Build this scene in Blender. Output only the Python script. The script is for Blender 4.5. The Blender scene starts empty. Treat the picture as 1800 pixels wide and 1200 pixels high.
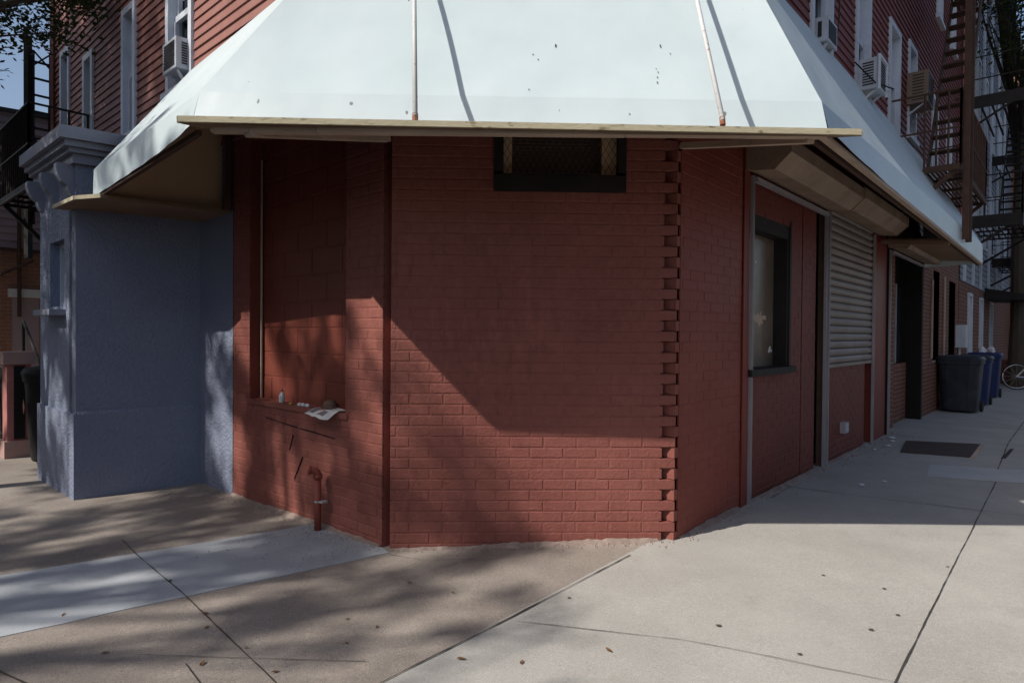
import bpy, bmesh, math, random
from mathutils import Vector, Matrix
random.seed(7)
D = bpy.data; S = bpy.context.scene; COL = S.collection
PI = math.pi
def V(*a): return Vector(a)

# ------------------------------------------------------------------ materials
def new_mat(name):
    m = D.materials.new(name); m.use_nodes = True
    nt = m.node_tree; nt.nodes.clear()
    out = nt.nodes.new('ShaderNodeOutputMaterial'); b = nt.nodes.new('ShaderNodeBsdfPrincipled')
    nt.links.new(b.outputs[0], out.inputs[0])
    return m, nt, b
def N(nt, t, **kw):
    n = nt.nodes.new(t)
    for k, v in kw.items(): setattr(n, k, v)
    return n
def coord(nt, world=True, scale=(1,1,1)):
    g = N(nt, 'ShaderNodeNewGeometry'); mp = N(nt, 'ShaderNodeMapping')
    mp.inputs['Scale'].default_value = scale
    nt.links.new(g.outputs['Position'], mp.inputs['Vector'])
    return mp.outputs[0]
def noise(nt, vec, scale, detail=4, rough=.55):
    n = N(nt, 'ShaderNodeTexNoise'); n.inputs['Scale'].default_value = scale
    n.inputs['Detail'].default_value = detail; n.inputs['Roughness'].default_value = rough
    nt.links.new(vec, n.inputs['Vector']); return n.outputs['Fac']
def ramp(nt, fac, stops):
    r = N(nt, 'ShaderNodeValToRGB'); e = r.color_ramp.elements
    while len(e) < len(stops): e.new(.5)
    for el, (p, c) in zip(e, stops):
        el.position = p; el.color = (c, c, c, 1) if isinstance(c, (int, float)) else (*c, 1)
    nt.links.new(fac, r.inputs[0]); return r.outputs[0]
def mixc(nt, fac, a, b, mode='MIX'):
    m = N(nt, 'ShaderNodeMix', data_type='RGBA', blend_type=mode)
    for i, s in ((0, fac), (6, a), (7, b)):
        if isinstance(s, (int, float)): m.inputs[i].default_value = s
        elif isinstance(s, tuple): m.inputs[i].default_value = (*s, 1)
        else: nt.links.new(s, m.inputs[i])
    return m.outputs[2]
def math_(nt, op, a, b=None):
    m = N(nt, 'ShaderNodeMath', operation=op)
    for i, s in ((0, a), (1, b)):
        if s is None: continue
        if isinstance(s, (int, float)): m.inputs[i].default_value = s
        else: nt.links.new(s, m.inputs[i])
    return m.outputs[0]
def bump(nt, b, h, strength, dist=.01):
    n = N(nt, 'ShaderNodeBump'); n.inputs['Strength'].default_value = strength; n.inputs['Distance'].default_value = dist
    nt.links.new(h, n.inputs['Height']); nt.links.new(n.outputs[0], b.inputs['Normal'])

def surf(name, c1, c2, rough=.6, s1=3., s2=40., spread=.5, bmp=.15, bscale=60., stretch=(1,1,1), metal=0., speck=0., speck_col=(.02,.018,.016), speck_scale=30., grime=0., grime_col=(.06,.05,.045), bdist=.006, spec=.22, dabs=0.):
    """two-tone weathered surface: large blotches + fine mottling + specks + bump"""
    m, nt, b = new_mat(name)
    v = coord(nt, scale=stretch)
    f1 = noise(nt, v, s1, 5); f2 = noise(nt, v, s2, 4, .65)
    f = math_(nt, 'ADD', math_(nt, 'MULTIPLY', f1, .6), math_(nt, 'MULTIPLY', f2, .4))
    f = ramp(nt, f, [(.5 - .25*spread, 0.), (.5 + .25*spread, 1.)])
    c = mixc(nt, f, c1, c2)
    if grime > 0:
        g = ramp(nt, noise(nt, v, s1*.6, 6, .7), [(.45, 0.), (.75, grime)])
        c = mixc(nt, g, c, grime_col)
    if dabs > 0:
        # uneven brush and repointing marks: upright dabs, some darker and some paler
        dn = noise(nt, coord(nt, scale=(1,1,.38)), 21, 2, .5); mask = ramp(nt, noise(nt, v, .9, 3, .6), [(.42, 0.), (.6, dabs)])
        c = mixc(nt, math_(nt, 'MULTIPLY', ramp(nt, dn, [(.57, 0.), (.62, 1.)]), mask), c, tuple(x*.55 for x in c1))
        c = mixc(nt, math_(nt, 'MULTIPLY', ramp(nt, dn, [(.36, 1.), (.41, 0.)]), mask), c, tuple(min(1,x*1.25) for x in c2))
    if speck > 0:
        sp = ramp(nt, noise(nt, v, speck_scale, 2, .5), [(.66 - speck*.1, 0.), (.70, .8)])
        c = mixc(nt, sp, c, speck_col)
    nt.links.new(c, b.inputs['Base Color'])
    r = math_(nt, 'ADD', math_(nt, 'MULTIPLY', f2, .2), rough - .1)
    nt.links.new(r, b.inputs['Roughness']); b.inputs['Metallic'].default_value = metal
    b.inputs['Specular IOR Level'].default_value = spec
    if bmp > 0: bump(nt, b, noise(nt, v, bscale, 5, .6), bmp, bdist)
    return m

M = {}
M['red_brick'] = surf('painted_red_brick', (.19,.061,.047), (.295,.106,.085), .55, 1.3, 22, .9, .5, 60, grime=.3, grime_col=(.135,.045,.038), dabs=.2, bdist=.01)
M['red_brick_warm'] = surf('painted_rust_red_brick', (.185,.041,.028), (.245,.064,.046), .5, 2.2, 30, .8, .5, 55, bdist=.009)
M['niche'] = surf('rust_red_painted_block', (.15,.037,.025), (.21,.06,.042), .5, 2.2, 30, .8, .4, 55, bdist=.008)
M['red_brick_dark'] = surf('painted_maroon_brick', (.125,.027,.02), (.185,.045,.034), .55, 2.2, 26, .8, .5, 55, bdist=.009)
M['red_wood'] = surf('painted_red_wood', (.15,.03,.022), (.21,.045,.032), .5, 2, 30, .8, .2, 40, stretch=(1,1,.3))
M['brown_brick'] = surf('bare_brown_brick', (.13,.05,.034), (.24,.095,.06), .8, 5, 60, .9, .5, 90)
M['mortar'] = surf('grey_mortar', (.28,.25,.22), (.36,.33,.3), .9, 8, 80, .6, .4, 120)
M['orange_brick'] = surf('orange_brick', (.27,.115,.065), (.37,.17,.1), .85, 6, 60, .9, .5, 90)
M['pink_siding'] = surf('faded_pink_red_siding', (.225,.092,.076), (.31,.15,.125), .6, 1.6, 22, .8, .12, 50, stretch=(1,1,.6), grime=.2, grime_col=(.16,.06,.05))
M['maroon_siding'] = surf('maroon_siding', (.155,.046,.043), (.215,.068,.062), .6, 1.6, 22, .8, .12, 50, stretch=(1,1,.6))
M['mauve_siding'] = surf('mauve_vinyl_siding', (.33,.24,.24), (.40,.30,.30), .6, 2, 25, .7, .1, 60)
M['grey_siding'] = surf('grey_siding', (.19,.205,.25), (.26,.28,.33), .6, 2, 25, .7, .1, 60)
M['stucco'] = surf('blue_grey_stucco', (.185,.21,.29), (.25,.28,.368), .8, 1.6, 38, 1., 1., 42, grime=.28, grime_col=(.15,.17,.25), bdist=.022)
M['cornice_blue'] = surf('blue_grey_painted_cornice', (.19,.20,.255), (.25,.262,.32), .7, 4, 40, .8, .3, 60, grime=.3, grime_col=(.14,.14,.18))
M['white_trim'] = surf('white_window_trim', (.50,.53,.60), (.62,.66,.72), .5, 4, 40, .8, .1, 60, grime=.3, grime_col=(.3,.3,.33))
M['ac_grey'] = surf('grey_metal_casing', (.42,.45,.50), (.52,.55,.60), .5, 6, 50, .8, .05, 60, grime=.4, grime_col=(.22,.22,.24))
M['ac_brown'] = surf('brown_metal_casing', (.18,.13,.10), (.24,.18,.14), .5, 6, 50, .8, .05, 60)
M['grille'] = surf('dark_grille', (.02,.02,.022), (.04,.04,.045), .6, 8, 60, .8, 0)
M['deck_edge'] = surf('yellowed_painted_wood', (.38,.335,.22), (.51,.455,.33), .7, 9, 70, .9, .4, 90, stretch=(.35,.35,1), speck=.55, speck_col=(.16,.11,.06), speck_scale=38)
M['batten'] = surf('weathered_tan_batten', (.40,.30,.23), (.52,.41,.32), .8, 6, 60, .9, .4, 90, stretch=(.3,.3,1), grime=.5, grime_col=(.2,.13,.09))
M['plywood'] = surf('aged_brown_plywood', (.19,.12,.078), (.27,.175,.115), .8, 3, 40, .8, .2, 60)
M['tan_panel'] = surf('tan_plywood_panel', (.70,.49,.30), (.80,.58,.37), .8, 2.5, 60, .7, .2, 60)
M['louver'] = surf('dusty_dark_louver', (.36,.28,.24), (.46,.37,.32), .7, 8, 60, .9, .2, 80)
M['dark_wood'] = surf('dark_stained_wood', (.017,.014,.014), (.03,.025,.025), .65, 5, 50, .8, .3, 70)
M['hood'] = surf('dusty_brown_sheet_metal', (.27,.19,.14), (.42,.31,.235), .6, 3.5, 30, .9, .25, 25, grime=.5, grime_col=(.1,.065,.045), metal=.15)
M['rail'] = surf('galvanised_rail', (.36,.33,.36), (.46,.43,.46), .45, 5, 60, .8, .1, 60, metal=.4)
M['shutter'] = surf('grey_brown_shutter_slats', (.22,.18,.165), (.30,.25,.23), .5, 3, 40, .8, .1, 60, metal=.25, grime=.4, grime_col=(.12,.1,.09))
M['rust'] = surf('rusted_brown_iron', (.055,.032,.025), (.11,.062,.043), .8, 8, 60, .9, .4, 90)
M['black_iron'] = surf('black_iron', (.018,.016,.016), (.035,.03,.028), .7, 8, 60, .8, .2, 90)
M['black'] = surf('black_and_recess_shade', (.010,.009,.009), (.018,.016,.015), .8, 4, 40, .8, .1, 60)  # near-black; on recess and doorway backs the shade is put into the colour
M['rod'] = surf('pale_painted_steel_rod', (.50,.51,.50), (.62,.63,.62), .45, 12, 90, .8, .1, 90, speck=.02, speck_col=(.25,.12,.07))
M['rust_red'] = surf('rust_red_fitting', (.2,.075,.045), (.3,.13,.08), .8, 30, 120, .9, .3, 120)
M['bin_grey'] = surf('charcoal_plastic', (.02,.022,.03), (.034,.037,.048), .5, 4, 40, .8, .1, 60, grime=.35, grime_col=(.12,.12,.13))
M['bin_blue'] = surf('navy_plastic', (.012,.02,.075), (.02,.032,.11), .5, 4, 40, .8, .1, 60)
M['bag'] = surf('white_plastic_bag', (.5,.52,.58), (.7,.72,.76), .4, 8, 40, .8, .3, 30)
M['paper'] = surf('newsprint', (.55,.55,.55), (.75,.75,.74), .8, 12, 60, 1., .1, 60)
M['ink'] = surf('printed_ink', (.12,.11,.13), (.3,.26,.28), .8, 40, 120, 1., 0)
M['ink_red'] = surf('printed_red_ink', (.4,.08,.09), (.55,.2,.2), .8, 40, 120, 1., 0)
M['clear_plastic'] = surf('cloudy_plastic', (.45,.5,.52), (.6,.65,.67), .3, 20, 60, .8, 0)
M['yellow'] = surf('yellow_plastic', (.55,.42,.03), (.65,.5,.06), .5, 20, 60, .8, 0)
M['felt'] = surf('brown_felt', (.12,.075,.06), (.18,.115,.09), .9, 20, 90, .8, .3, 120)
M['pipe'] = surf('red_painted_iron_pipe', (.21,.05,.035), (.30,.085,.06), .5, 12, 60, .9, .4, 70)
M['strap'] = surf('pale_pipe_clamp', (.33,.32,.32), (.45,.44,.44), .5, 30, 90, .8, .1, 60)
M['plate'] = surf('rusty_steel_cellar_plate', (.06,.045,.04), (.10,.075,.06), .7, 4, 40, .9, .6, 90, metal=.3)
M['leaf'] = surf('green_leaf', (.018,.032,.010), (.05,.08,.02), .55, 2, 30, 1., 0)
M['bark'] = surf('grey_brown_bark', (.05,.04,.03), (.10,.08,.06), .9, 6, 40, .9, .8, 30, stretch=(1,1,.25), bdist=.03)
M['dry_leaf'] = surf('dry_brown_leaf', (.09,.045,.02), (.2,.1,.04), .8, 20, 60, 1., .2, 90)
M['crumb'] = surf('chipped_mortar_crumbs', (.25,.17,.14), (.42,.36,.32), .9, 20, 60, 1., .2, 90)
M['fillet'] = surf('dirty_mortar_fillet', (.20,.14,.115), (.34,.28,.245), .9, 9, 60, 1., .6, 60, grime=.5, grime_col=(.12,.06,.05))
M['gum'] = surf('trodden_gum', (.05,.048,.045), (.09,.085,.08), .8, 20, 60, 1., 0)
M['pink_stone'] = surf('pink_brownstone', (.36,.22,.19), (.46,.30,.26), .85, 6, 60, .8, .4, 90)
M['red_pier'] = surf('red_brick_pier', (.33,.12,.11), (.48,.2,.18), .85, 12, 60, .9, .5, 90)
M['lintel'] = surf('white_stone_lintel', (.6,.58,.55), (.75,.73,.7), .8, 8, 60, .8, .2, 60)
M['asphalt'] = surf('asphalt', (.04,.04,.042), (.065,.065,.066), .9, 2, 120, .8, .6, 200)
M['roof'] = surf('tar_roof', (.05,.05,.05), (.08,.08,.08), .9, 2, 60, .8, .2, 60)
M['tyre'] = surf('rubber', (.02,.02,.02), (.03,.03,.03), .8, 20, 60, .8, 0)
M['chrome'] = surf('worn_chrome', (.55,.55,.55), (.7,.7,.7), .3, 20, 60, .8, 0, metal=.8)
M['joint'] = surf('dirt_filled_joint', (.035,.03,.027), (.075,.065,.058), .95, 9, 60, 1., .3, 90)

def mat_fabric():
    m, nt, b = new_mat('white_vinyl_awning')
    v = coord(nt); f = noise(nt, v, 1.3, 4, .6); f2 = noise(nt, v, 9, 4, .6)
    c = mixc(nt, ramp(nt, f, [(.35, 0.), (.7, 1.)]), (.49,.57,.59), (.55,.625,.645))
    # a few dark bird droppings / scuffs with their own shape
    vs = coord(nt, scale=(1,1,.45)); sp = ramp(nt, noise(nt, vs, 17, 1, .3), [(.80, 0.), (.815, .85)])
    c = mixc(nt, sp, c, (.12,.13,.13))
    c = mixc(nt, ramp(nt, noise(nt, coord(nt, scale=(3,3,.5)), 4, 5, .7), [(.55, 0.), (.8, .22)]), c, (.5,.53,.52))
    nt.links.new(c, b.inputs['Base Color']); b.inputs['Roughness'].default_value = .42
    h = math_(nt, 'ADD', noise(nt, v, 2.6, 2, .4), math_(nt, 'MULTIPLY', f2, .12))
    bump(nt, b, h, .22, .05)
    return m
M['fabric'] = mat_fabric()
def mat_glass(name, col, rough, patch=0.):
    m, nt, b = new_mat(name)
    v = coord(nt); c = mixc(nt, ramp(nt, noise(nt, v, 3, 5, .7), [(.4, 0.), (.65, 1.)]), col, tuple(x*1.7 for x in col))
    if patch: c = mixc(nt, ramp(nt, noise(nt, coord(nt, scale=(1,1,.35)), 14, 6, .75), [(.58, 0.), (.72, patch)]), c, (.33,.27,.21))  # pale film and mottled street reflections painted into the pane
    nt.links.new(c, b.inputs['Base Color']); b.inputs['Roughness'].default_value = rough
    b.inputs['IOR'].default_value = 1.5
    bump(nt, b, noise(nt, v, 4, 2, .4), .03, .02)
    return m
M['glass'] = mat_glass('dark_window_glass', (.02,.024,.03), .06)
M['shop_glass'] = mat_glass('smeared_glass_reflections', (.13,.098,.075), .3, .7)

def halfplane(nt, sep, p, q, soft=.004):
    """1 on the left of the directed ground line p->q"""
    dx, dy = q[0]-p[0], q[1]-p[1]; L = math.hypot(dx, dy); nx, ny = -dy/L, dx/L
    a = math_(nt, 'ADD', math_(nt, 'MULTIPLY', sep.outputs[0], nx), math_(nt, 'MULTIPLY', sep.outputs[1], ny))
    a = math_(nt, 'SUBTRACT', a, nx*p[0]+ny*p[1])
    mr = N(nt, 'ShaderNodeMapRange'); nt.links.new(a, mr.inputs[0])
    mr.inputs[1].default_value = -soft; mr.inputs[2].default_value = soft
    return mr.outputs[0]
def concrete(name, pairs, split=None, aggregate=1., stains=True):
    m, nt, b = new_mat(name); v = coord(nt)
    def tone(c1, c2, agg):
        f = ramp(nt, noise(nt, v, 1.4, 6, .65), [(.33, 0.), (.68, 1.)])
        c = mixc(nt, f, c1, c2)
        fine = ramp(nt, noise(nt, v, 230, 3, .6), [(.34, .62), (.5, 1.), (.68, 1.3)])
        mid = ramp(nt, noise(nt, v, 60, 4, .7), [(.3, .86), (.7, 1.1)])
        c = mixc(nt, agg, c, mixc(nt, 1., mixc(nt, 1., c, fine, 'MULTIPLY'), mid, 'MULTIPLY'))
        return c
    c = tone(*pairs[0])
    if split:
        sep = N(nt, 'ShaderNodeSeparateXYZ'); nt.links.new(v, sep.inputs[0])
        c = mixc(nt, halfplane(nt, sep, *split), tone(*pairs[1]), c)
    if stains:
        st = ramp(nt, noise(nt, v, 2.3, 6, .75), [(.58, 0.), (.78, .32)])
        c = mixc(nt, st, c, (.17,.125,.095))
        vo = N(nt, 'ShaderNodeTexVoronoi', feature='F1'); vo.inputs['Scale'].default_value = 6.
        nt.links.new(v, vo.inputs['Vector'])
        sp = ramp(nt, vo.outputs['Distance'], [(.015, .3), (.04, 0.)])
        c = mixc(nt, sp, c, (.12,.105,.095))
    nt.links.new(c, b.inputs['Base Color']); b.inputs['Roughness'].default_value = .9; b.inputs['Specular IOR Level'].default_value = .2
    h = math_(nt, 'ADD', noise(nt, v, 190, 4, .65), math_(nt, 'MULTIPLY', noise(nt, v, 12, 4, .6), .8))
    bump(nt, b, h, .35*aggregate, .006)
    return m
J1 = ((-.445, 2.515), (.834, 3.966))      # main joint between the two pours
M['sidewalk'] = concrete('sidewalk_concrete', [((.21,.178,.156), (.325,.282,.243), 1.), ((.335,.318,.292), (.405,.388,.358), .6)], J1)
M['patch'] = concrete('new_concrete_patch', [((.315,.335,.36), (.395,.412,.435), .4)], None, .5, False)
M['patch2'] = concrete('pale_concrete_patch', [((.37,.38,.39), (.46,.465,.47), .5)], None, .6, False)

# ------------------------------------------------------------------ mesh helpers
class MB:
    def __init__(s): s.v = []; s.f = []
    def add(s, vs, fs):
        o = len(s.v); s.v += [tuple(x) for x in vs]; s.f += [tuple(o+i for i in f) for f in fs]
    def quad(s, a, b, c, d): s.add([a,b,c,d], [(0,1,2,3)])
    def poly(s, pts): s.add(pts, [tuple(range(len(pts)))])
    def box(s, F, u0, u1, o0, o1, z0, z1):
        p = [F(u,o,z) for z in (z0,z1) for o in (o0,o1) for u in (u0,u1)]
        s.add(p, [(0,2,3,1),(4,5,7,6),(0,1,5,4),(2,6,7,3),(0,4,6,2),(1,3,7,5)])
    def prism(s, pts, ext):
        n = len(pts); e = Vector(ext); a = [Vector(p) for p in pts]
        s.add(a+[p+e for p in a], [tuple(range(n))[::-1], tuple(range(n,2*n))]+[(i,(i+1)%n,n+(i+1)%n,n+i) for i in range(n)])
    def beam(s, p, q, w, h, up=(0,0,1)):
        p, q = Vector(p), Vector(q); d = (q-p).normalized(); up = Vector(up)
        if abs(d.dot(up)) > .98: up = Vector((1,0,0))
        x = d.cross(up).normalized()*w/2; y = x.cross(d).normalized()*h/2
        a = [p-x-y, p+x-y, p+x+y, p-x+y]; b = [k+(q-p) for k in a]
        s.add(a+b, [(3,2,1,0),(4,5,6,7)]+[(i,(i+1)%4,4+(i+1)%4,4+i) for i in range(4)])
    def tube(s, path, r, n=8, cap=True):
        path = [Vector(p) for p in path]; rs = r if isinstance(r, (list,tuple)) else [r]*len(path)
        rings = []
        for i, p in enumerate(path):
            d = (path[min(i+1,len(path)-1)]-path[max(i-1,0)]).normalized()
            up = Vector((0,0,1)) if abs(d.z) < .95 else Vector((1,0,0))
            x = d.cross(up).normalized(); y = x.cross(d).normalized()
            rings.append([p+(x*math.cos(2*PI*k/n)+y*math.sin(2*PI*k/n))*rs[i] for k in range(n)])
        vs = [q for rr in rings for q in rr]; fs = []
        for i in range(len(path)-1):
            for k in range(n): fs.append((i*n+k, i*n+(k+1)%n, (i+1)*n+(k+1)%n, (i+1)*n+k))
        if cap: fs += [tuple(range(n))[::-1], tuple((len(path)-1)*n+k for k in range(n))]
        s.add(vs, fs)
    def lathe(s, c, prof, n=20):
        vs = []; fs = []
        for r, z in prof:
            for k in range(n): vs.append((c[0]+r*math.cos(2*PI*k/n), c[1]+r*math.sin(2*PI*k/n), c[2]+z))
        for i in range(len(prof)-1):
            for k in range(n): fs.append((i*n+k, i*n+(k+1)%n, (i+1)*n+(k+1)%n, (i+1)*n+k))
        s.add(vs, fs+[tuple(range(n))[::-1], tuple((len(prof)-1)*n+k for k in range(n))])
    def loft(s, A, B, n=1, off=None):
        m = len(A); vs = []; fs = []
        for j in range(n+1):
            for i in range(m):
                t = j/n; p = Vector(A[i])*(1-t)+Vector(B[i])*t
                if off: p = p+off(i/(m-1), t)
                vs.append(p)
        for j in range(n):
            for i in range(m-1): fs.append((j*m+i, j*m+i+1, (j+1)*m+i+1, (j+1)*m+i))
        s.add(vs, fs)
    def build(s, name, mat, parent=None, smooth=False, recalc=True):
        me = D.meshes.new(name)
        org = parent.matrix_world.translation if parent else Vector((0,0,0))
        me.from_pydata(s.v, [], s.f); me.update()
        if recalc:
            bm = bmesh.new(); bm.from_mesh(me); bmesh.ops.recalc_face_normals(bm, faces=bm.faces); bm.to_mesh(me); bm.free()
        me.materials.append(mat if not isinstance(mat, str) else M[mat])
        if smooth:
            for p in me.polygons: p.use_smooth = True
        o = D.objects.new(name, me); COL.objects.link(o)
        if parent:
            o.parent = parent; o.matrix_parent_inverse = root_inv(parent)
        return o
def root_inv(o):
    m = Matrix.Identity(4)
    while o:
        m = m @ Matrix.Translation(o.location).inverted() if o.parent is None else m
        o = o.parent
    return m
def tag(o, label=None, cat=None, group=None, kind=None):
    if label: o['label'] = label
    if cat: o['category'] = cat
    if group: o['group'] = group
    if kind: o['kind'] = kind
    return o
def thing(name, label, cat, loc, group=None):
    o = D.objects.new(name, None); COL.objects.link(o); o.location = loc; o.empty_display_size = .1
    return tag(o, label, cat, group)
SPLIT = {'plastic_bag','hood_end','tan_jamb','brace','dark_recess','corner_board','drainpipe','bracket','red_pilaster','crack','step','printed_block','mullion','gutter_pipe','dark_doorway','corner_slot'}
def loose(mb):
    """the separate pieces of a mesh, as meshes of their own"""
    par = list(range(len(mb.v)))
    def find(i):
        while par[i] != i: par[i] = par[par[i]]; i = par[i]
        return i
    for f in mb.f:
        for i in f[1:]: par[find(i)] = find(f[0])
    out = {}
    for f in mb.f: out.setdefault(find(f[0]), []).append(f)
    res = []
    for fs in out.values():
        ids = sorted({i for f in fs for i in f}); mp = {i:k for k,i in enumerate(ids)}
        q = MB(); q.v = [mb.v[i] for i in ids]; q.f = [tuple(mp[i] for i in f) for f in fs]; res.append(q)
    return res
def ch(mb, name, mat, parent, smooth=False):
    if name in SPLIT and not getattr(mb, 'whole', False):
        o = None
        for q in loose(mb): q.whole = True; o = ch(q, name, mat, parent, smooth)
        return o
    """child whose mesh data is given in world coordinates; the parent is an unrotated Empty or a mesh at the origin/child"""
    me = D.meshes.new(name); me.from_pydata(mb.v, [], mb.f); me.update()
    bm = bmesh.new(); bm.from_mesh(me); bmesh.ops.recalc_face_normals(bm, faces=bm.faces); bm.to_mesh(me); bm.free()
    me.materials.append(M[mat] if isinstance(mat, str) else mat)
    if smooth:
        for p in me.polygons: p.use_smooth = True
    o = D.objects.new(name, me); COL.objects.link(o); o.parent = parent
    r = parent
    while r.parent: r = r.parent
    if parent.parent is None: o.location = -parent.location
    return o
def solo(mb, name, mat, label=None, cat=None, group=None, kind=None, smooth=False):
    me = D.meshes.new(name); me.from_pydata(mb.v, [], mb.f); me.update()
    bm = bmesh.new(); bm.from_mesh(me); bmesh.ops.recalc_face_normals(bm, faces=bm.faces); bm.to_mesh(me); bm.free()
    me.materials.append(M[mat] if isinstance(mat, str) else mat)
    if smooth:
        for p in me.polygons: p.use_smooth = True
    o = D.objects.new(name, me); COL.objects.link(o)
    return tag(o, label, cat, group, kind)

# ------------------------------------------------------------------ frames of the corner building
aL, aR, tA = math.radians(48.2), math.radians(41.8), math.radians(2.0)
dL = V(-math.sin(aL), math.cos(aL), 0); nL = V(-dL.y, dL.x, 0)
dR = V(math.sin(aR), math.cos(aR), 0);  nR = V(dR.y, -dR.x, 0)
dA = V(math.cos(tA), math.sin(tA), 0);  nA = V(math.sin(tA), -math.cos(tA), 0)
A0 = V(-.764, 3.99, 0); A1 = A0 + dA*1.826
Z = V(0,0,1)
def FA(u,o,z): return A0 + dA*u + nA*o + Z*z      # chamfered front: u to the right
def FB(u,o,z): return A0 + dL*u + nL*o + Z*z      # left street front: u away from the corner
def FC(u,o,z): return A1 + dR*u + nR*o + Z*z      # right street front: u away from the corner
def gz(x, y=0):
    """the pavement rises gently to the right"""
    pts = [(-40,-.10),(-6,-.075),(-3.2,-.055),(-.76,-.008),(1.06,.052),(2.4,.056),(5,.04),(9,.02),(40,0.)]
    for (x0,z0),(x1,z1) in zip(pts, pts[1:]):
        if x <= x1:
            t = max(0,(x-x0)/(x1-x0)); return z0+(z1-z0)*t
    return 0.

# ------------------------------------------------------------------ brick and siding builders
def rects(u0,u1,z0,z1,holes):
    us = sorted({u0,u1,*[min(max(h[i],u0),u1) for h in holes for i in (0,1)]})
    zs = sorted({z0,z1,*[min(max(h[i],z0),z1) for h in holes for i in (2,3)]})
    for a,b in zip(us,us[1:]):
        for c,d in zip(zs,zs[1:]):
            um,zm = (a+b)/2,(c+d)/2
            if not any(h[0]<um<h[1] and h[2]<zm<h[3] for h in holes): yield a,b,c,d
def one_brick(mb, F, a, b, c, d, out, dep, ch_=.0034):
    o = out + random.uniform(-.0012,.0014); j = lambda: random.uniform(-.0012,.0012)
    a2,b2,c2,d2 = a+j(),b+j(),c+j(),d+j()
    mo = o-ch_*.55; k = ch_*.4
    back = [F(a2,o-dep,c2),F(b2,o-dep,c2),F(b2,o-dep,d2),F(a2,o-dep,d2)]
    mid = [F(a2+k*.4,mo,c2+k*.4),F(b2-k*.4,mo,c2+k*.4),F(b2-k*.4,mo,d2-k*.4),F(a2+k*.4,mo,d2-k*.4)]
    fr = [F(a2+ch_,o,c2+ch_),F(b2-ch_,o,c2+ch_),F(b2-ch_,o,d2-ch_),F(a2+ch_,o,d2-ch_)]
    fs = [(8,9,10,11)]
    for i in range(4):
        k2 = (i+1)%4; fs += [(i,k2,4+k2,4+i),(4+i,4+k2,8+k2,8+i)]
    mb.add(back+mid+fr, fs)
def brickwork(mb, mm, F, u0, u1, z0, z1, zbase=.034, course=.0679, L=.2125, joint=.008, holes=(), out=0., rec=.0026, phase=0., right_anchor=None, dep=.012):
    holes = list(holes)
    for a,b,c,d in rects(u0,u1,z0,z1,holes): mm.quad(F(a,out-rec,c),F(b,out-rec,c),F(b,out-rec,d),F(a,out-rec,d))
    k = math.floor((z0-zbase)/course)
    while zbase+k*course < z1:
        c, d = max(z0, zbase+k*course+joint/2), min(z1, zbase+(k+1)*course-joint/2)
        if d-c > .015:
            end = right_anchor[k%2] if right_anchor else u0 + phase + (L/2 if k%2 else 0) + 60*L
            uu = end - L*math.ceil((end-u0)/L)
            lim = right_anchor[k%2] if right_anchor else u1
            while uu < lim-1e-4:
                a, b = max(u0, uu+joint/2), min(lim, uu+L-joint/2) if not right_anchor else min(lim, uu+L-(joint/2 if uu+L < lim-1e-3 else 0))
                ivs = [(a,b)]
                for h in holes:
                    if h[2]-.002 < (c+d)/2 < h[3]+.002:
                        n2 = []
                        for x,y in ivs:
                            if h[1] <= x or h[0] >= y: n2.append((x,y))
                            else:
                                if h[0]-x > .02: n2.append((x,h[0]))
                                if y-h[1] > .02: n2.append((h[1],y))
                        ivs = n2
                for x,y in ivs:
                    if y-x > .02: one_brick(mb, F, x, y, c, d, out, dep)
                uu += L
        k += 1
def clapboard(mb, F, u0, u1, z0, z1, step=.092, butt=.016, holes=(), out=0.):
    z = z0
    while z < z1:
        ivs = [(u0,u1)]
        for h in holes:
            if h[2] < z+step/2 < h[3]:
                n2 = []
                for x,y in ivs:
                    if h[1]<=x or h[0]>=y: n2.append((x,y))
                    else:
                        if h[0]-x>.01: n2.append((x,h[0]))
                        if y-h[1]>.01: n2.append((h[1],y))
                ivs = n2
        for x,y in ivs:
            w = random.uniform(-.0015,.0015)
            mb.quad(F(x,out+butt+w,z),F(y,out+butt+w,z),F(y,out+.001,z+step),F(x,out+.001,z+step))
            mb.quad(F(x,out-.004,z+.001),F(y,out-.004,z+.001),F(y,out+butt+w,z),F(x,out+butt+w,z))
        z += step
    for a,b,c,d in rects(u0,u1,z0,z1,list(holes)): mb.quad(F(a,out-.005,c),F(b,out-.005,c),F(b,out-.005,d),F(a,out-.005,d))

# ------------------------------------------------------------------ ground
g = MB(); R_ = 400.
g.poly([(-R_,-R_,-.2),(R_,-R_,-.2),(R_,R_,-.2),(-R_,R_,-.2)])
solo(g, 'street', 'asphalt', kind='structure')
kerb, wall = [], []
for i in range(31):
    u = 40*(1-i/30)**1.6
    kerb.append(A0+dL*max(u,.9)+nL*4.0 if u > .9 else None); wall.append(A0+dL*u - nL*.5)
kerb = [k for k in kerb if k is not None]; wall = wall[:len(kerb)]
Lk, Rk = kerb[-1], A1+dR*.9+nR*4.0
nK = 18
for i in range(1, nK):
    t = i/nK; c1 = V(.2,1.55,0)
    kerb.append(Lk*(1-t)**2+c1*2*t*(1-t)+Rk*t*t); wall.append(V(A0.x*(1-t)+A1.x*t, 4.6, 0))
for i in range(31):
    u = .9+40*(i/30)**1.6
    kerb.append(A1+dR*u+nR*4.0); wall.append(A1+dR*u-nR*.5)
sw = MB(); n = 30
rows = []
for j in range(n+1):
    rows.append([V(*(k*(1-j/n)+w*(j/n)).xy, 0) for k,w in zip(kerb, wall)])
vs = [(p.x,p.y,gz(p.x)) for r in rows for p in r]; m_ = len(kerb)
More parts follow.
